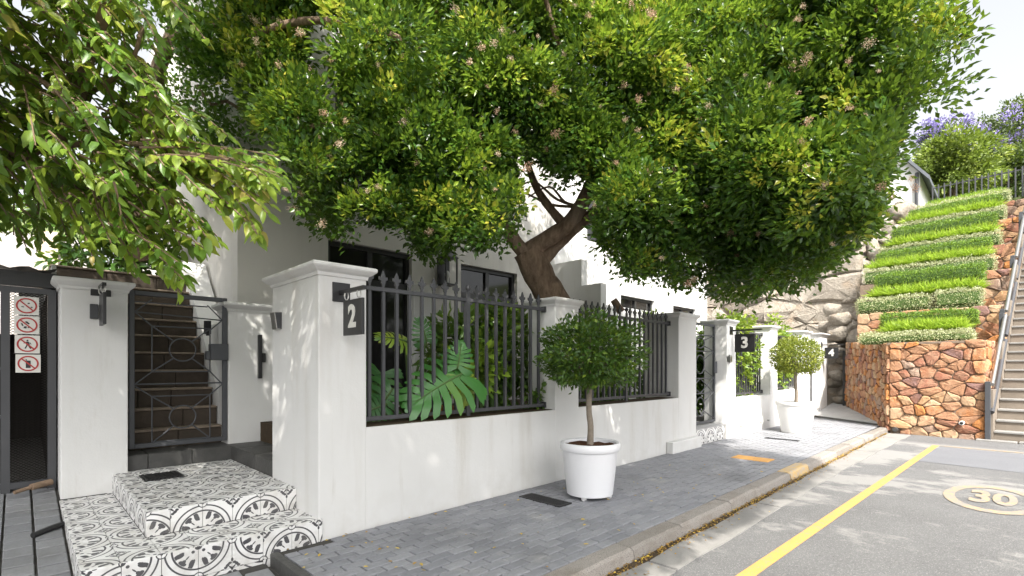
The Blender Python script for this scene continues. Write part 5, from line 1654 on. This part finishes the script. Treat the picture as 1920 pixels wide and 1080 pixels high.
# --- round leaved tree at the upper left (dark limbs, bright round leaves)
rt = thing('round_leaved_tree', 'dark limbed tree with small bright round leaves in front of the house corner', 'tree', at(430, 560, 5.3))
mb = MB(); branch_tube(mb, [at(300, 120, 4.6), at(340, 60, 4.5), at(420, 90, 4.4), at(500, 60, 4.4)], .06, .03, 8, .08)
branch_tube(mb, [at(270, -60, 4.6), at(330, 40, 4.5), at(300, 120, 4.6), at(270, 260, 4.9)], .07, .06, 8, .08)
branch_tube(mb, [at(330, 95, 4.5), at(390, 60, 4.4), at(470, 0, 4.3), at(520, -60, 4.2)], .05, .03, 8, .08)
mb.build('limb', M['bark'], rt, smooth=True)
mb = MB(); branch_tube(mb, [at(270, 255, 4.9), at(265, 380, 5.2), at(262, 480, 5.6)], .075, .10, 8, .05); mb.build('trunk', M['bark'], rt, smooth=True)
mb = MB(); branch_tube(mb, [at(455, 210, 4.6), at(425, 190, 4.6), at(395, 195, 4.5), at(370, 160, 4.5)], .016, .012, 6, .1); mb.build('twig', M['bark'], rt, smooth=True)
Cc, Oc = [], []
OUT2 = [(330, 20), (420, 10), (540, 30), (560, 110), (540, 200), (470, 180), (420, 170), (360, 150), (335, 90)]
OUT3 = [(230, 150), (330, 140), (420, 200), (460, 250), (520, 290), (480, 330), (400, 300), (300, 290), (220, 280)]
OUT4 = [(200, -250), (620, -250), (600, 0), (500, 20), (340, 30), (200, 40)]
cl = []
for poly, nn_, dr in ((OUT2, 120, (4.1, 4.6)), (OUT3, 95, (4.5, 5.2)), (OUT4, 150, (3.9, 4.8))):
    k = 0
    while k < nn_:
        u_ = random.uniform(200, 620); v_ = random.uniform(-250, 340)
        if in_poly(np.array([u_]), np.array([v_]), poly)[0]:
            cl.append((*at(u_, v_, random.uniform(*dr)), 0 if poly is not OUT3 else 1)); k += 1
C3, _ = sample_ellipsoids([((-1.3, .5, 4.45), (.95, .8, .4)), ((.9, 5.2, 5.9), (1.4, 1.3, 1.0)), ((.5, 3.7, 4.5), (1.3, .75, .5))], 2300, .3)  # unseen clumps added to this crown to shade entrance steps and stair
u_, v_, _d = proj(C3); C3 = C3[((v_ < -60) | (_d < .2))]
cl += [(*c_, .2) for c_ in C3.tolist()]
cl = np.array(cl)
n = len(cl); ob = unit(rnd_dirs(n) * .5 + np.array([-.4, -.5, .3]))
tn = np.where(cl[:, 3] > .5, rng.uniform(.15, .5, n), rng.uniform(.35, .85, n))
pos, dd, nr, l, w, tone = clump_leaves(cl[:, :3], np.full(n, .15), 42, ob, .048, .032, tn, .12)
foliage('crown', pos, dd, nr, l, w, tone, M['leaf_round'], rt, big=True, fold=.08)

# --- ficus with drooping sprays at the left
fc = thing('fig_tree', 'light green fig tree with drooping glossy leaves reaching in from the left', 'tree', at(-260, 700, 3.6))
mb = MB(); branch_tube(mb, [at(-330, 760, 3.3) , at(-310, 600, 3.3), at(-270, 450, 3.25), at(-180, 370, 3.2), at(-90, 335, 3.15), at(0, 305, 3.1), at(55, 280, 3.05)], .15, .05, 10, .06); mb.build('trunk', M['bark_pale'], fc, smooth=True)
FL = [([at(-270, 450, 3.25), at(-230, 200, 3.1), at(-150, 20, 3.0), at(-60, -120, 2.9)], .10, .04),
      ([at(55, 280, 3.05), at(130, 240, 2.95), at(165, 100, 2.85), at(195, 30, 2.8), at(215, -30, 2.75)], .045, .028),
      ([at(165, 100, 2.9), at(160, 180, 2.95), at(130, 240, 2.95)], .03, .03),
      ([at(-150, 20, 3.0), at(-40, 90, 2.8), at(40, 130, 2.7), at(140, 190, 2.6)], .03, .012),
      ([at(55, 280, 3.05), at(150, 270, 2.9), at(260, 270, 2.75), at(340, 285, 2.65), at(430, 300, 2.6)], .022, .008),
      ([at(160, 180, 2.95), at(240, 125, 2.9), at(265, 60, 2.9), at(275, 40, 2.9)], .016, .007),
      ([at(-60, -120, 2.9), at(60, -60, 2.7), at(200, -90, 2.6)], .04, .015)]
for pts, a, b in FL:
    mb = MB(); branch_tube(mb, pts, a, b, 8, .08); mb.build('limb', M['bark_pale'], fc, smooth=True)
# sprays: (start pixel, depth, end pixel, depth)
SPR = []
def spray(u0, v0, d0, u1, v1, d1, yg=.5): SPR.append((at(u0, v0, d0), at(u1, v1, d1), yg))
rs = random.Random(5)
for (u0, v0, u1, v1) in ((260, 275, 520, 310), (290, 285, 505, 345), (270, 270, 480, 300), (300, 290, 500, 390), (280, 300, 470, 420), (250, 280, 440, 390), (330, 290, 525, 335), (230, 300, 400, 440), (350, 290, 490, 440), (330, 300, 495, 350), (380, 300, 515, 350)):
    for r_ in range(3): spray(u0 + rs.uniform(-20, 20), v0 + rs.uniform(-12, 12), 2.75 + rs.uniform(-.2, .35), u1 + rs.uniform(-25, 8), v1 + rs.uniform(-18, 14), 2.65 + rs.uniform(-.25, .3), rs.uniform(.5, .84))
for (u0, v0, u1, v1) in ((180, 360, 330, 530), (200, 380, 350, 545), (160, 380, 250, 520), (210, 400, 310, 480), (120, 370, 180, 500), (190, 340, 290, 440), (220, 350, 400, 470), (240, 330, 360, 430), (150, 330, 230, 450), (190, 420, 340, 520), (250, 400, 375, 480)):
    for r_ in range(2): spray(u0 + rs.uniform(-25, 25), v0 + rs.uniform(-20, 20), 2.85 + rs.uniform(-.25, .35), u1 + rs.uniform(-20, 12), v1 + rs.uniform(-25, 8), 2.8 + rs.uniform(-.25, .3), rs.uniform(.4, .75))
for k in range(340):
    u0, v0 = rs.uniform(-170, 310), rs.uniform(-120, 380)
    if u0 > 220 and v0 < 120 and rs.random() < .6: continue
    if u0 < 70 and v0 > 330: continue
    spray(u0, v0, rs.uniform(2.4, 3.5), u0 + rs.uniform(10, 130), v0 + rs.uniform(10, 120), rs.uniform(2.4, 3.5), rs.uniform(.32, .82))
for k in range(120):     # unseen sprays added left of the picture to shade the gate pier
    u0, v0 = rs.uniform(-420, -30), rs.uniform(-260, 260)
    spray(u0, v0, rs.uniform(2.0, 3.4), u0 + rs.uniform(-60, 110), v0 + rs.uniform(10, 110), rs.uniform(2.0, 3.4), .45)
for k in range(90):  # more unseen sprays added to shade the gate pier
    a_ = Vector((rs.uniform(-1.0, -.15), rs.uniform(2.6, 3.7), rs.uniform(1.9, 3.2)))
    if 960 + FOC * (a_.x * FY - a_.y * FX) / (a_.x * FX + a_.y * FY) > -60: continue
    SPR.append((a_, a_ + Vector((rs.uniform(-.3, .05), rs.uniform(-.15, .2), rs.uniform(-.3, 0))), .45))
for k in range(40):      # higher unseen sprays added above the picture to shade the entrance steps
    a_ = Vector((rs.uniform(-.3, 1.1), rs.uniform(1.5, 3.0), rs.uniform(2.75, 3.4)))
    if 688 - FOC * (a_.z - 1 - .3) / (a_.x * FX + a_.y * FY) > -30: continue
    SPR.append((a_, a_ + Vector((rs.uniform(-.1, .35), rs.uniform(-.2, .25), rs.uniform(-.25, .02))), .45))
for k in range(22):
    u0, v0 = rs.uniform(-60, 110), rs.uniform(300, 400)
    spray(u0, v0, rs.uniform(2.8, 3.5), u0 + rs.uniform(-10, 50), min(v0 + rs.uniform(30, 80), 470), rs.uniform(2.8, 3.5), .2)
LP, LD, LN, LL, LW, LT = [], [], [], [], [], []
TWR = []
for a, b, yg in SPR:
    twg = MB()
    ln2 = (b - a).length
    mid = (a + b) / 2 + Vector((0, 0, .10 * ln2))
    nl = max(6, int(ln2 / .030))
    pts = []
    for i in range(nl + 1):
        t_ = i / nl
        pts.append(a * (1 - t_) ** 2 + mid * 2 * t_ * (1 - t_) + b * t_ * t_)
    twg.tube(pts[::max(1, nl // 5)] + [pts[-1]], [.006 - .0035 * i / 8 for i in range(len(pts[::max(1, nl // 5)]) + 1)], 5)
    if len(SPR) - SPR.index((a, b, yg)) > len(SPR) - 300: twg.build('twig', M['bark_pale'], fc, smooth=True)
    else: TWR.append(twg)
    for i in range(2, nl + 1):
        tg_ = (pts[i] - pts[i - 1]).normalized()
        sd = tg_.cross(Vector((0, 0, 1))).normalized()
        s_ = 1 if i % 2 else -1
        dv_ = (tg_ * rs.uniform(.4, 1.1) + sd * s_ * rs.uniform(.2, 1.1) + Vector((rs.uniform(-.45, .45), rs.uniform(-.45, .45), rs.uniform(-1.0, .15))))
        LP.append(pts[i]); LD.append(dv_.normalized()); LN.append((Vector((rs.uniform(-.5, .5) - .3, rs.uniform(-.5, .5) - .5, rs.uniform(.3, 1)))).normalized())
        sz = rs.uniform(.058, .108); LL.append(sz); LW.append(sz * rs.uniform(.38, .50)); LT.append(min(1, max(0, rs.gauss(yg, .13) if rs.random() > .012 else 1)))
tw_ = MB()
for q_ in TWR: tw_.add(q_.v, q_.f)
if TWR: tag(tw_.build('twig', M['bark_pale'], fc, smooth=True), kind='stuff')
LP = np.array([tuple(x) for x in LP]); LD = np.array([tuple(x) for x in LD]); LN = np.array([tuple(x) for x in LN]); LL = np.array(LL); LW = np.array(LW); LT = np.array(LT)
print('ficus leaves', len(LP))
u, v, d = proj(LP)
vis = (u > 5) & (u < 560) & (v > 5) & (v < 560)
score = np.where(vis, LL / np.maximum(d, .3), 0)
orderL = np.argsort(-score)
crown = foliage('crown', LP[orderL[300:]], LD[orderL[300:]], LN[orderL[300:]], LL[orderL[300:]], LW[orderL[300:]], LT[orderL[300:]], M['leaf_ficus'], fc, big=True, droop=.18, fold=.16)
crown['kind'] = 'stuff'
for j in orderL[:300]:
    foliage('leaf', LP[j:j + 1], LD[j:j + 1], LN[j:j + 1], LL[j:j + 1], LW[j:j + 1], LT[j:j + 1], M['leaf_ficus'], fc, big=True, droop=.18, fold=.16)

# --- trees beyond the crest
def far_tree(name, label, c, r, n, per, mat_, L, extra=None, trunk_h=1.0):
    t_ = thing(name, label, 'tree', (c[0], c[1], 5.0))
    mb = MB(); branch_tube(mb, [(c[0], c[1], 4.9), (c[0] + .05, c[1], (4.9 + c[2]) / 2), (c[0], c[1] + .1, c[2])], .14, .07, 8, .05)
    for k in range(5):
        e = Vector(c) + Vector((random.uniform(-.6, .6) * r[0], random.uniform(-.6, .6) * r[1], random.uniform(.1, .7) * r[2]))
        branch_tube(mb, [(c[0], c[1], (4.9 + c[2]) / 2), ((c[0] + e.x) / 2, (c[1] + e.y) / 2, (c[2] + e.z) / 2 - .1), tuple(e)], .06, .02, 6, .05)
    mb.build('trunk', M['bark'], t_, smooth=True)
    E = [(c, r)] + [((c[0] + random.uniform(-.6, .6) * r[0], c[1] + random.uniform(-.7, .7) * r[1], c[2] + random.uniform(-.5, .6) * r[2]), tuple(x * random.uniform(.45, .6) for x in r)) for _ in range(5)]
    Cn, On = sample_ellipsoids(E, n)
    Cn[:, 2] = np.maximum(Cn[:, 2], 5.0)
    p, d_, nr_, l_, w_, tn_ = clump_leaves(Cn, np.full(n, .22), per, On, L, L * .5, np.clip(rng.normal(.5, .18, n), 0, 1), .15)
    foliage('crown', p, d_, nr_, l_, w_, tn_, mat_, t_)
    if extra:
        m2, cnt, up = extra
        kx = np.where(On[:, 2] > up)[0]; rng.shuffle(kx); kx = kx[:cnt]
        p, d_, nr_, l_, w_, tn_ = clump_leaves(Cn[kx] + On[kx] * .15, np.full(len(kx), .26), 70, On[kx], .09, .06, rng.random(len(kx)), .15)
        foliage('blossom', p, d_, nr_, l_, w_, tn_, m2, t_)
    return t_
def cpt(u_, v_, d_): return tuple(at(u_, v_, d_))
far_tree('lime_bush_tree', 'bright lime green bushy tree just beyond the crest fence', cpt(1785, 320, 15.5), (1.3, 1.25, 1.15), 260, 40, M['leaf_far_lime'], .13)
far_tree('grey_green_tree', 'tall grey green tree standing high behind the crest fence', cpt(1905, 262, 18.5), (1.4, 1.5, 1.35), 300, 44, M['leaf_far'], .13)
far_tree('jacaranda', 'jacaranda tree with violet blossom behind the lime green bush', cpt(1830, 300, 18), (1.6, 1.7, 1.05), 240, 40, M['leaf_far'], .12, (M['petal_violet'], 60, .05))
far_tree('dense_shrub_tree', 'dark dense shrub tree low behind the crest fence', cpt(1880, 340, 15.6), (.9, .9, .8), 170, 40, M['leaf_far'], .11)
far_tree('small_jacaranda', 'thin jacaranda crown with violet bloom beside the gabled roof', cpt(1770, 262, 19), (.9, .9, .5), 60, 30, M['leaf_far'], .11, (M['petal_violet'], 24, .0))

# ================================================================== POTS AND TOPIARY
def pot(label, c, rt_, rb_, h, mat_, style):
    p_ = thing('plant_pot', label, 'plant pot', c)
    mb = MB()
    z0 = .03 if style == 0 else .0
    if style == 0:
        prof = [(rb_, z0), (rb_ * 1.01, z0 + .01), (rt_ * .92, h - .06), (rt_ * .925, h - .055), (rt_ * .88, h - .05), (rt_ * .86, h - .06)]
    else:
        prof = [(rb_ * .94, z0), (rb_, z0 + .03), (rb_ * 1.07, h * .35), (rt_ * .93, h * .75), (rt_ * .95, h - .05), (rt_ * .88, h - .05)]
    mb.lathe(c, prof, 40); mb.build('body', mat_, p_, smooth=True)
    mb = MB(); n_ = 40; P, F = [], []
    rp = [(rt_ * .90, h - .062), (rt_ * .97, h - .060), (rt_, h - .045), (rt_, h - .018), (rt_ * .97, h - .002), (rt_ * .93, h), (rt_ * .87, h - .006), (rt_ * .85, h - .05)]
    for r_, z_ in rp:
        for k in range(n_):
            a = 2 * math.pi * k / n_; P.append((c[0] + r_ * math.cos(a), c[1] + r_ * math.sin(a), c[2] + z_))
    for i in range(len(rp)):
        j = (i + 1) % len(rp)
        for k in range(n_): F.append((i * n_ + k, i * n_ + (k + 1) % n_, j * n_ + (k + 1) % n_, j * n_ + k))
    mb.add(P, F); mb.build('rim', mat_, p_, smooth=True)
    mb = MB(); P = [(c[0], c[1], c[2] + h - .02)]; F = []
    for i in range(1, 5):
        for k in range(24):
            a = 2 * math.pi * k / 24; P.append((c[0] + rt_ * .855 * i / 4 * math.cos(a), c[1] + rt_ * .855 * i / 4 * math.sin(a), c[2] + h - .03 + random.uniform(-.008, .012)))
    for k in range(24): F.append((0, 1 + k, 1 + (k + 1) % 24))
    for i in range(3):
        for k in range(24): F.append((1 + i * 24 + k, 1 + i * 24 + 24 + k, 1 + i * 24 + 24 + (k + 1) % 24, 1 + i * 24 + (k + 1) % 24))
    mb.add(P, F); mb.build('soil', M['mulch'], p_)
    if style == 0:
        for k in range(4):
            a = math.radians(200 + 90 * k); q = (c[0] + rb_ * .85 * math.cos(a), c[1] + rb_ * .85 * math.sin(a))
            mb = MB(); mb.tube([(q[0] - .012, q[1], c[2] + .02), (q[0] + .012, q[1], c[2] + .02)], .019, 10); mb.box(q[0] - .016, q[1] - .01, c[2] + .015, q[0] + .016, q[1] + .01, c[2] + .035); mb.build('caster', M['white_caster'], p_)
    return p_
def topiary(label, c, stem_h, rad, zc, flat, n, mat_, L, dens=1.0, ragged=.10):
    t_ = thing('topiary_tree', label, 'topiary', c)
    mb = MB(); branch_tube(mb, [(c[0], c[1], c[2] - .05), (c[0] + .006, c[1] - .004, c[2] + stem_h * .35), (c[0] - .006, c[1] + .004, c[2] + stem_h * .7), (c[0], c[1], zc - rad * .2)], .026, .021, 10, .05)
    for k in range(9):
        a = 2 * math.pi * k / 9 + .3; e = rad * random.uniform(.5, .8)
        branch_tube(mb, [(c[0], c[1], zc - rad * flat * .7), (c[0] + e * .5 * math.cos(a), c[1] + e * .5 * math.sin(a), zc - rad * flat * .25), (c[0] + e * math.cos(a), c[1] + e * math.sin(a), zc + rad * flat * random.uniform(-.2, .5))], .012, .005, 6, .05)
    mb.build('trunk', M['stem_grey'], t_, smooth=True)
    d_ = rnd_dirs(n); 
    lum = 1 + ragged * (np.sin(d_[:, 0] * 7 + 1) * np.cos(d_[:, 1] * 6) + np.sin(d_[:, 2] * 9 + d_[:, 0] * 5)) * .6
    low = d_[:, 2] < -.25
    rr = (rng.random(n) ** .28) * lum
    r3 = np.array([rad, rad, rad * flat])
    P = d_ * r3 * rr[:, None] + np.array([c[0], c[1], zc])
    P[:, 2] = np.where(low, np.maximum(P[:, 2], zc - rad * flat * .62 + rng.normal(0, .03, n)), P[:, 2])
    tn_ = np.clip(rng.normal(.42, .15, n) + .4 * (rng.random(n) < .09), 0, 1)
    dirs = unit(d_ + rnd_dirs(n) * .9); nr_ = unit(d_ * .6 + rnd_dirs(n) * .6 + np.array([0, 0, .5]))
    foliage('crown', P, dirs, nr_, L * rng.uniform(.7, 1.3, n), L * .5 * rng.uniform(.7, 1.3, n), tn_, mat_, t_)
c1 = (3.13, 2.30, 0)
pot('large white plastic pot on small casters in the shade by the wall', c1, .232, .175, .425, M['pot'], 0)
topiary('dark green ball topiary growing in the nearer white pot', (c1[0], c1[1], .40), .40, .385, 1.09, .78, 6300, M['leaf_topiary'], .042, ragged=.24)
c2 = (8.42, 2.33, 0)
pot('wide white stone pot standing in the sun at the far pavement', c2, .275, .205, .475, M['pot_stone'], 1)
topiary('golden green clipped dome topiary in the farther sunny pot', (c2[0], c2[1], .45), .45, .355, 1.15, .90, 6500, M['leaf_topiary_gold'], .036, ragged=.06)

# ================================================================== GARDEN PLANTS
def shrub(name, label, c, r, n, per, mat_, L, wr=.5, tone=.45, zmin=.5, big=True, singles=0, cat='shrub'):
    t_ = thing(name, label, cat, (c[0], c[1], zmin))
    mb = MB()
    for k in range(8):
        e = Vector(c) + Vector((random.uniform(-.7, .7) * r[0], random.uniform(-.7, .7) * r[1], random.uniform(0, .7) * r[2]))
        branch_tube(mb, [(c[0] + random.uniform(-.1, .1), c[1] + random.uniform(-.1, .1), zmin), ((c[0] + e.x) / 2, (c[1] + e.y) / 2, (zmin + e.z) / 2), tuple(e)], .014, .006, 6)
    mb.build('stem', M['stem_green'], t_)
    Cn, On = sample_ellipsoids([(c, r)], n, .45)
    Cn[:, 2] = np.maximum(Cn[:, 2], zmin + .05)
    p, d_, nr_, l_, w_, tn_ = clump_leaves(Cn, np.full(n, .12), per, On, L, L * wr, np.clip(rng.normal(tone, .16, n), 0, 1), .12)
    p[:, 1] = np.maximum(p[:, 1], 2.93 + rng.random(len(p)) * .08)
    s_ = np.argsort(p[:, 1])
    a, b = s_[:singles], s_[singles:]
    cr = foliage('foliage', p[b], d_[b], nr_[b], l_[b], w_[b], tn_[b], mat_, t_, big=big, droop=.12)
    if singles:
        cr['kind'] = 'stuff'
        for j in a: foliage('leaf', p[j:j + 1], d_[j:j + 1], nr_[j:j + 1], l_[j:j + 1], w_[j:j + 1], tn_[j:j + 1], mat_, t_, big=True, droop=.12)
    return t_
shrub('broad_leaved_shrub', 'dense broad leaved shrub behind the first railing beside the post', (3.2, 3.55, 1.08), (.72, .42, .52), 150, 16, M['leaf_shrub'], .10, .46, .5, .52, singles=60)
shrub('glossy_shrub', 'lighter green rosette shrub pressed against the first railing', (2.72, 3.18, .98), (.26, .16, .28), 24, 11, M['leaf_shrub'], .095, .5, .78, .6, singles=60)
shrub('glossy_shrub', 'small green rosette plant poking through at the second pier', (3.30, 3.03, .74), (.10, .06, .12), 7, 10, M['leaf_shrub'], .075, .55, .55, .62, singles=30)
shrub('low_shrub', 'low spreading green shrub behind the second railing', (5.0, 3.4, .78), (.55, .25, .25), 40, 16, M['leaf_shrub'], .09, .4, .55, .52)
shrub('dark_shrub', 'dark leafy shrub behind the second railing near its left pier', (4.1, 3.5, .95), (.45, .3, .42), 45, 18, M['leaf_shrub'], .085, .45, .3, .52)
shrub('climbing_plant', 'bright green climber filling the railing behind the number 3 sign', (8.15, 3.12, 1.15), (.85, .20, .72), 260, 20, M['leaf_lime'], .075, .6, .7, .45, cat='climber')
shrub('climbing_plant', 'bright green climber filling the railing behind the golden topiary', (9.95, 3.12, 1.2), (.85, .20, .7), 220, 20, M['leaf_lime'], .075, .6, .7, .45, cat='climber')
shrub('palm_like_shrub', 'dark green fronds behind the ornamental gate', (6.6, 3.55, .95), (.55, .30, .75), 150, 22, M['leaf_shrub'], .10, .40, .45, .25)
shrub('dark_shrub', 'tall dark shrub filling the head of the slate stairs behind the gate', (.75, 7.3, 2.7), (.75, .5, 1.0), 150, 20, M['leaf_shrub'], .11, .5, .15, 1.7)
shrub('palm_like_shrub', 'dark green shrub just inside the ornamental gate beside its right pier', (7.45, 3.45, .98), (.45, .25, .75), 130, 22, M['leaf_shrub'], .09, .45, .45, .25)
shrub('lime_shrub', 'lime green shrub tip above the ornamental gate', (6.95, 3.9, 1.68), (.22, .2, .16), 24, 18, M['leaf_lime'], .07, .4, .6, 1.2)

# split leaf plant
def monstera_leaf(parent, base, d_, nrm, L, tone):
    """one big deeply cut leaf with its own lobes"""
    d_ = Vector(d_).normalized(); nrm = Vector(nrm).normalized(); s_ = d_.cross(nrm).normalized(); nrm = s_.cross(d_)
    base = Vector(base); V, F = [], []
    nl = 8
    mid = [base + d_ * L * (i / nl) - nrm * L * .22 * (i / nl) ** 2 for i in range(nl + 1)]
    def pt(i_, side, k, f=0.0):
        return None
    for side in (1, -1):
        for i in range(-2, nl):
            t_ = max(i, 0) / nl
            ang = math.radians(118 - 95 * ((i + 2) / (nl + 1)))
            wl = L * (.62 - .32 * abs((i + 2) / (nl + 1) - .32)) * (1.0 if i < nl - 1 else .6)
            a = mid[max(i, 0)]; b = mid[min(max(i, 0) + 1, nl)] if i >= 0 else mid[0]
            dr = d_ * math.cos(ang) + s_ * side * math.sin(ang)
            w_ = L * .105
            perp = (d_ * math.sin(ang) - s_ * side * math.cos(ang))
            tip = a + dr * wl - nrm * wl * .28 + perp * w_ * .5
            m1 = a + dr * wl * .55 - nrm * wl * .05 - perp * w_ * .45; m2 = a + dr * wl * .55 - nrm * wl * .05 + perp * w_ * .75
            t1 = a + dr * wl * .88 - nrm * wl * .2 - perp * w_ * .25; t2 = a + dr * wl * .88 - nrm * wl * .2 + perp * w_ * .75
            r1 = a + dr * wl * .02; r2 = (b if i >= 0 else a) + dr * wl * .02 + (perp * w_ * .2 if i < 0 else Vector())
            n0 = len(V); V += [r1, m1, t1, tip, t2, m2, r2]
            F += [(n0, n0 + 1, n0 + 5), (n0, n0 + 5, n0 + 6), (n0 + 1, n0 + 2, n0 + 4), (n0 + 1, n0 + 4, n0 + 5), (n0 + 2, n0 + 3, n0 + 4)]
    V = np.array([tuple((x - base) * S) for x in V]); F = np.array(F)
    me = raw_mesh('leaf', V, F, np.clip(tone + np.repeat(rng.normal(0, .10, len(V) // 7), 7), 0, 1), M['leaf_monstera'])
    o = link(me, 'leaf', parent, base)
    mb = MB(); mb.tube([m_ + nrm * .004 for m_ in mid], [.008 - .006 * i / nl for i in range(nl + 1)], 5)
    mb.build('midrib', M['leaf_lime'] and M['stem_green'], o)
    return o
ms = thing('split_leaf_plant', 'big dark green split leaf plant pushing against the first railing', 'plant', (2.2, 3.35, .52))
root = Vector((2.25, 3.45, .55))
yv = 3.02
for (u, v, y, dx, nr_, L, tn_) in (
        (868, 700, 2.90, (-.80, .0, -.30), (-.25, -.75, .60), .47, .45),
        (862, 705, 2.90, (.35, -.1, -.9), (-.3, -.8, .3), .22, .97),
        (858, 690, 2.91, (.25, .1, .75), (-.4, -.75, .3), .22, .5),
        (760, 640, 3.1, (-.9, .1, .25), (-.2, -.6, .7), .20, .95),
        (735, 730, 3.12, (-.5, .1, -.75), (-.3, -.8, .3), .30, .25),
        (715, 700, 3.2, (-.2, .1, -.9), (-.4, -.8, .3), .28, .2),
        (800, 640, 3.2, (-.2, .1, .9), (-.3, -.8, .2), .18, .15),
        (720, 760, 3.1, (-.8, .0, -.2), (-.2, -.8, .5), .2, .1)):
    a_ = (u - 960) / FOC; d_u = y / (FY - a_ * FX)
    b_ = at(u, v, d_u)
    monstera_leaf(ms, b_, dx, nr_, L, tn_)
    mb = MB(); mb.tube([root, (root + b_) / 2 + Vector((0, 0, .12)), b_], [.014, .011, .008], 6); mb.build('stalk', M['stem_green'], ms, smooth=True)
mb = MB(); mb.lathe((2.42, 3.25, .53), [(.09, 0), (.12, .13), (.125, .15), (.11, .15)], 20); tag(mb.build('clay_pot', M['wood_red'], smooth=True), 'small red clay pot behind the railing under the split leaf plant', 'pot')
mb = MB(); mb.tube([at(1165, 585, 5.9), at(1150, 562, 5.9)], [.05, .04], 8); 
tag(mb.build('tree_stump', M['bark']), 'short cut branch stub rising above the second railing', 'stump')
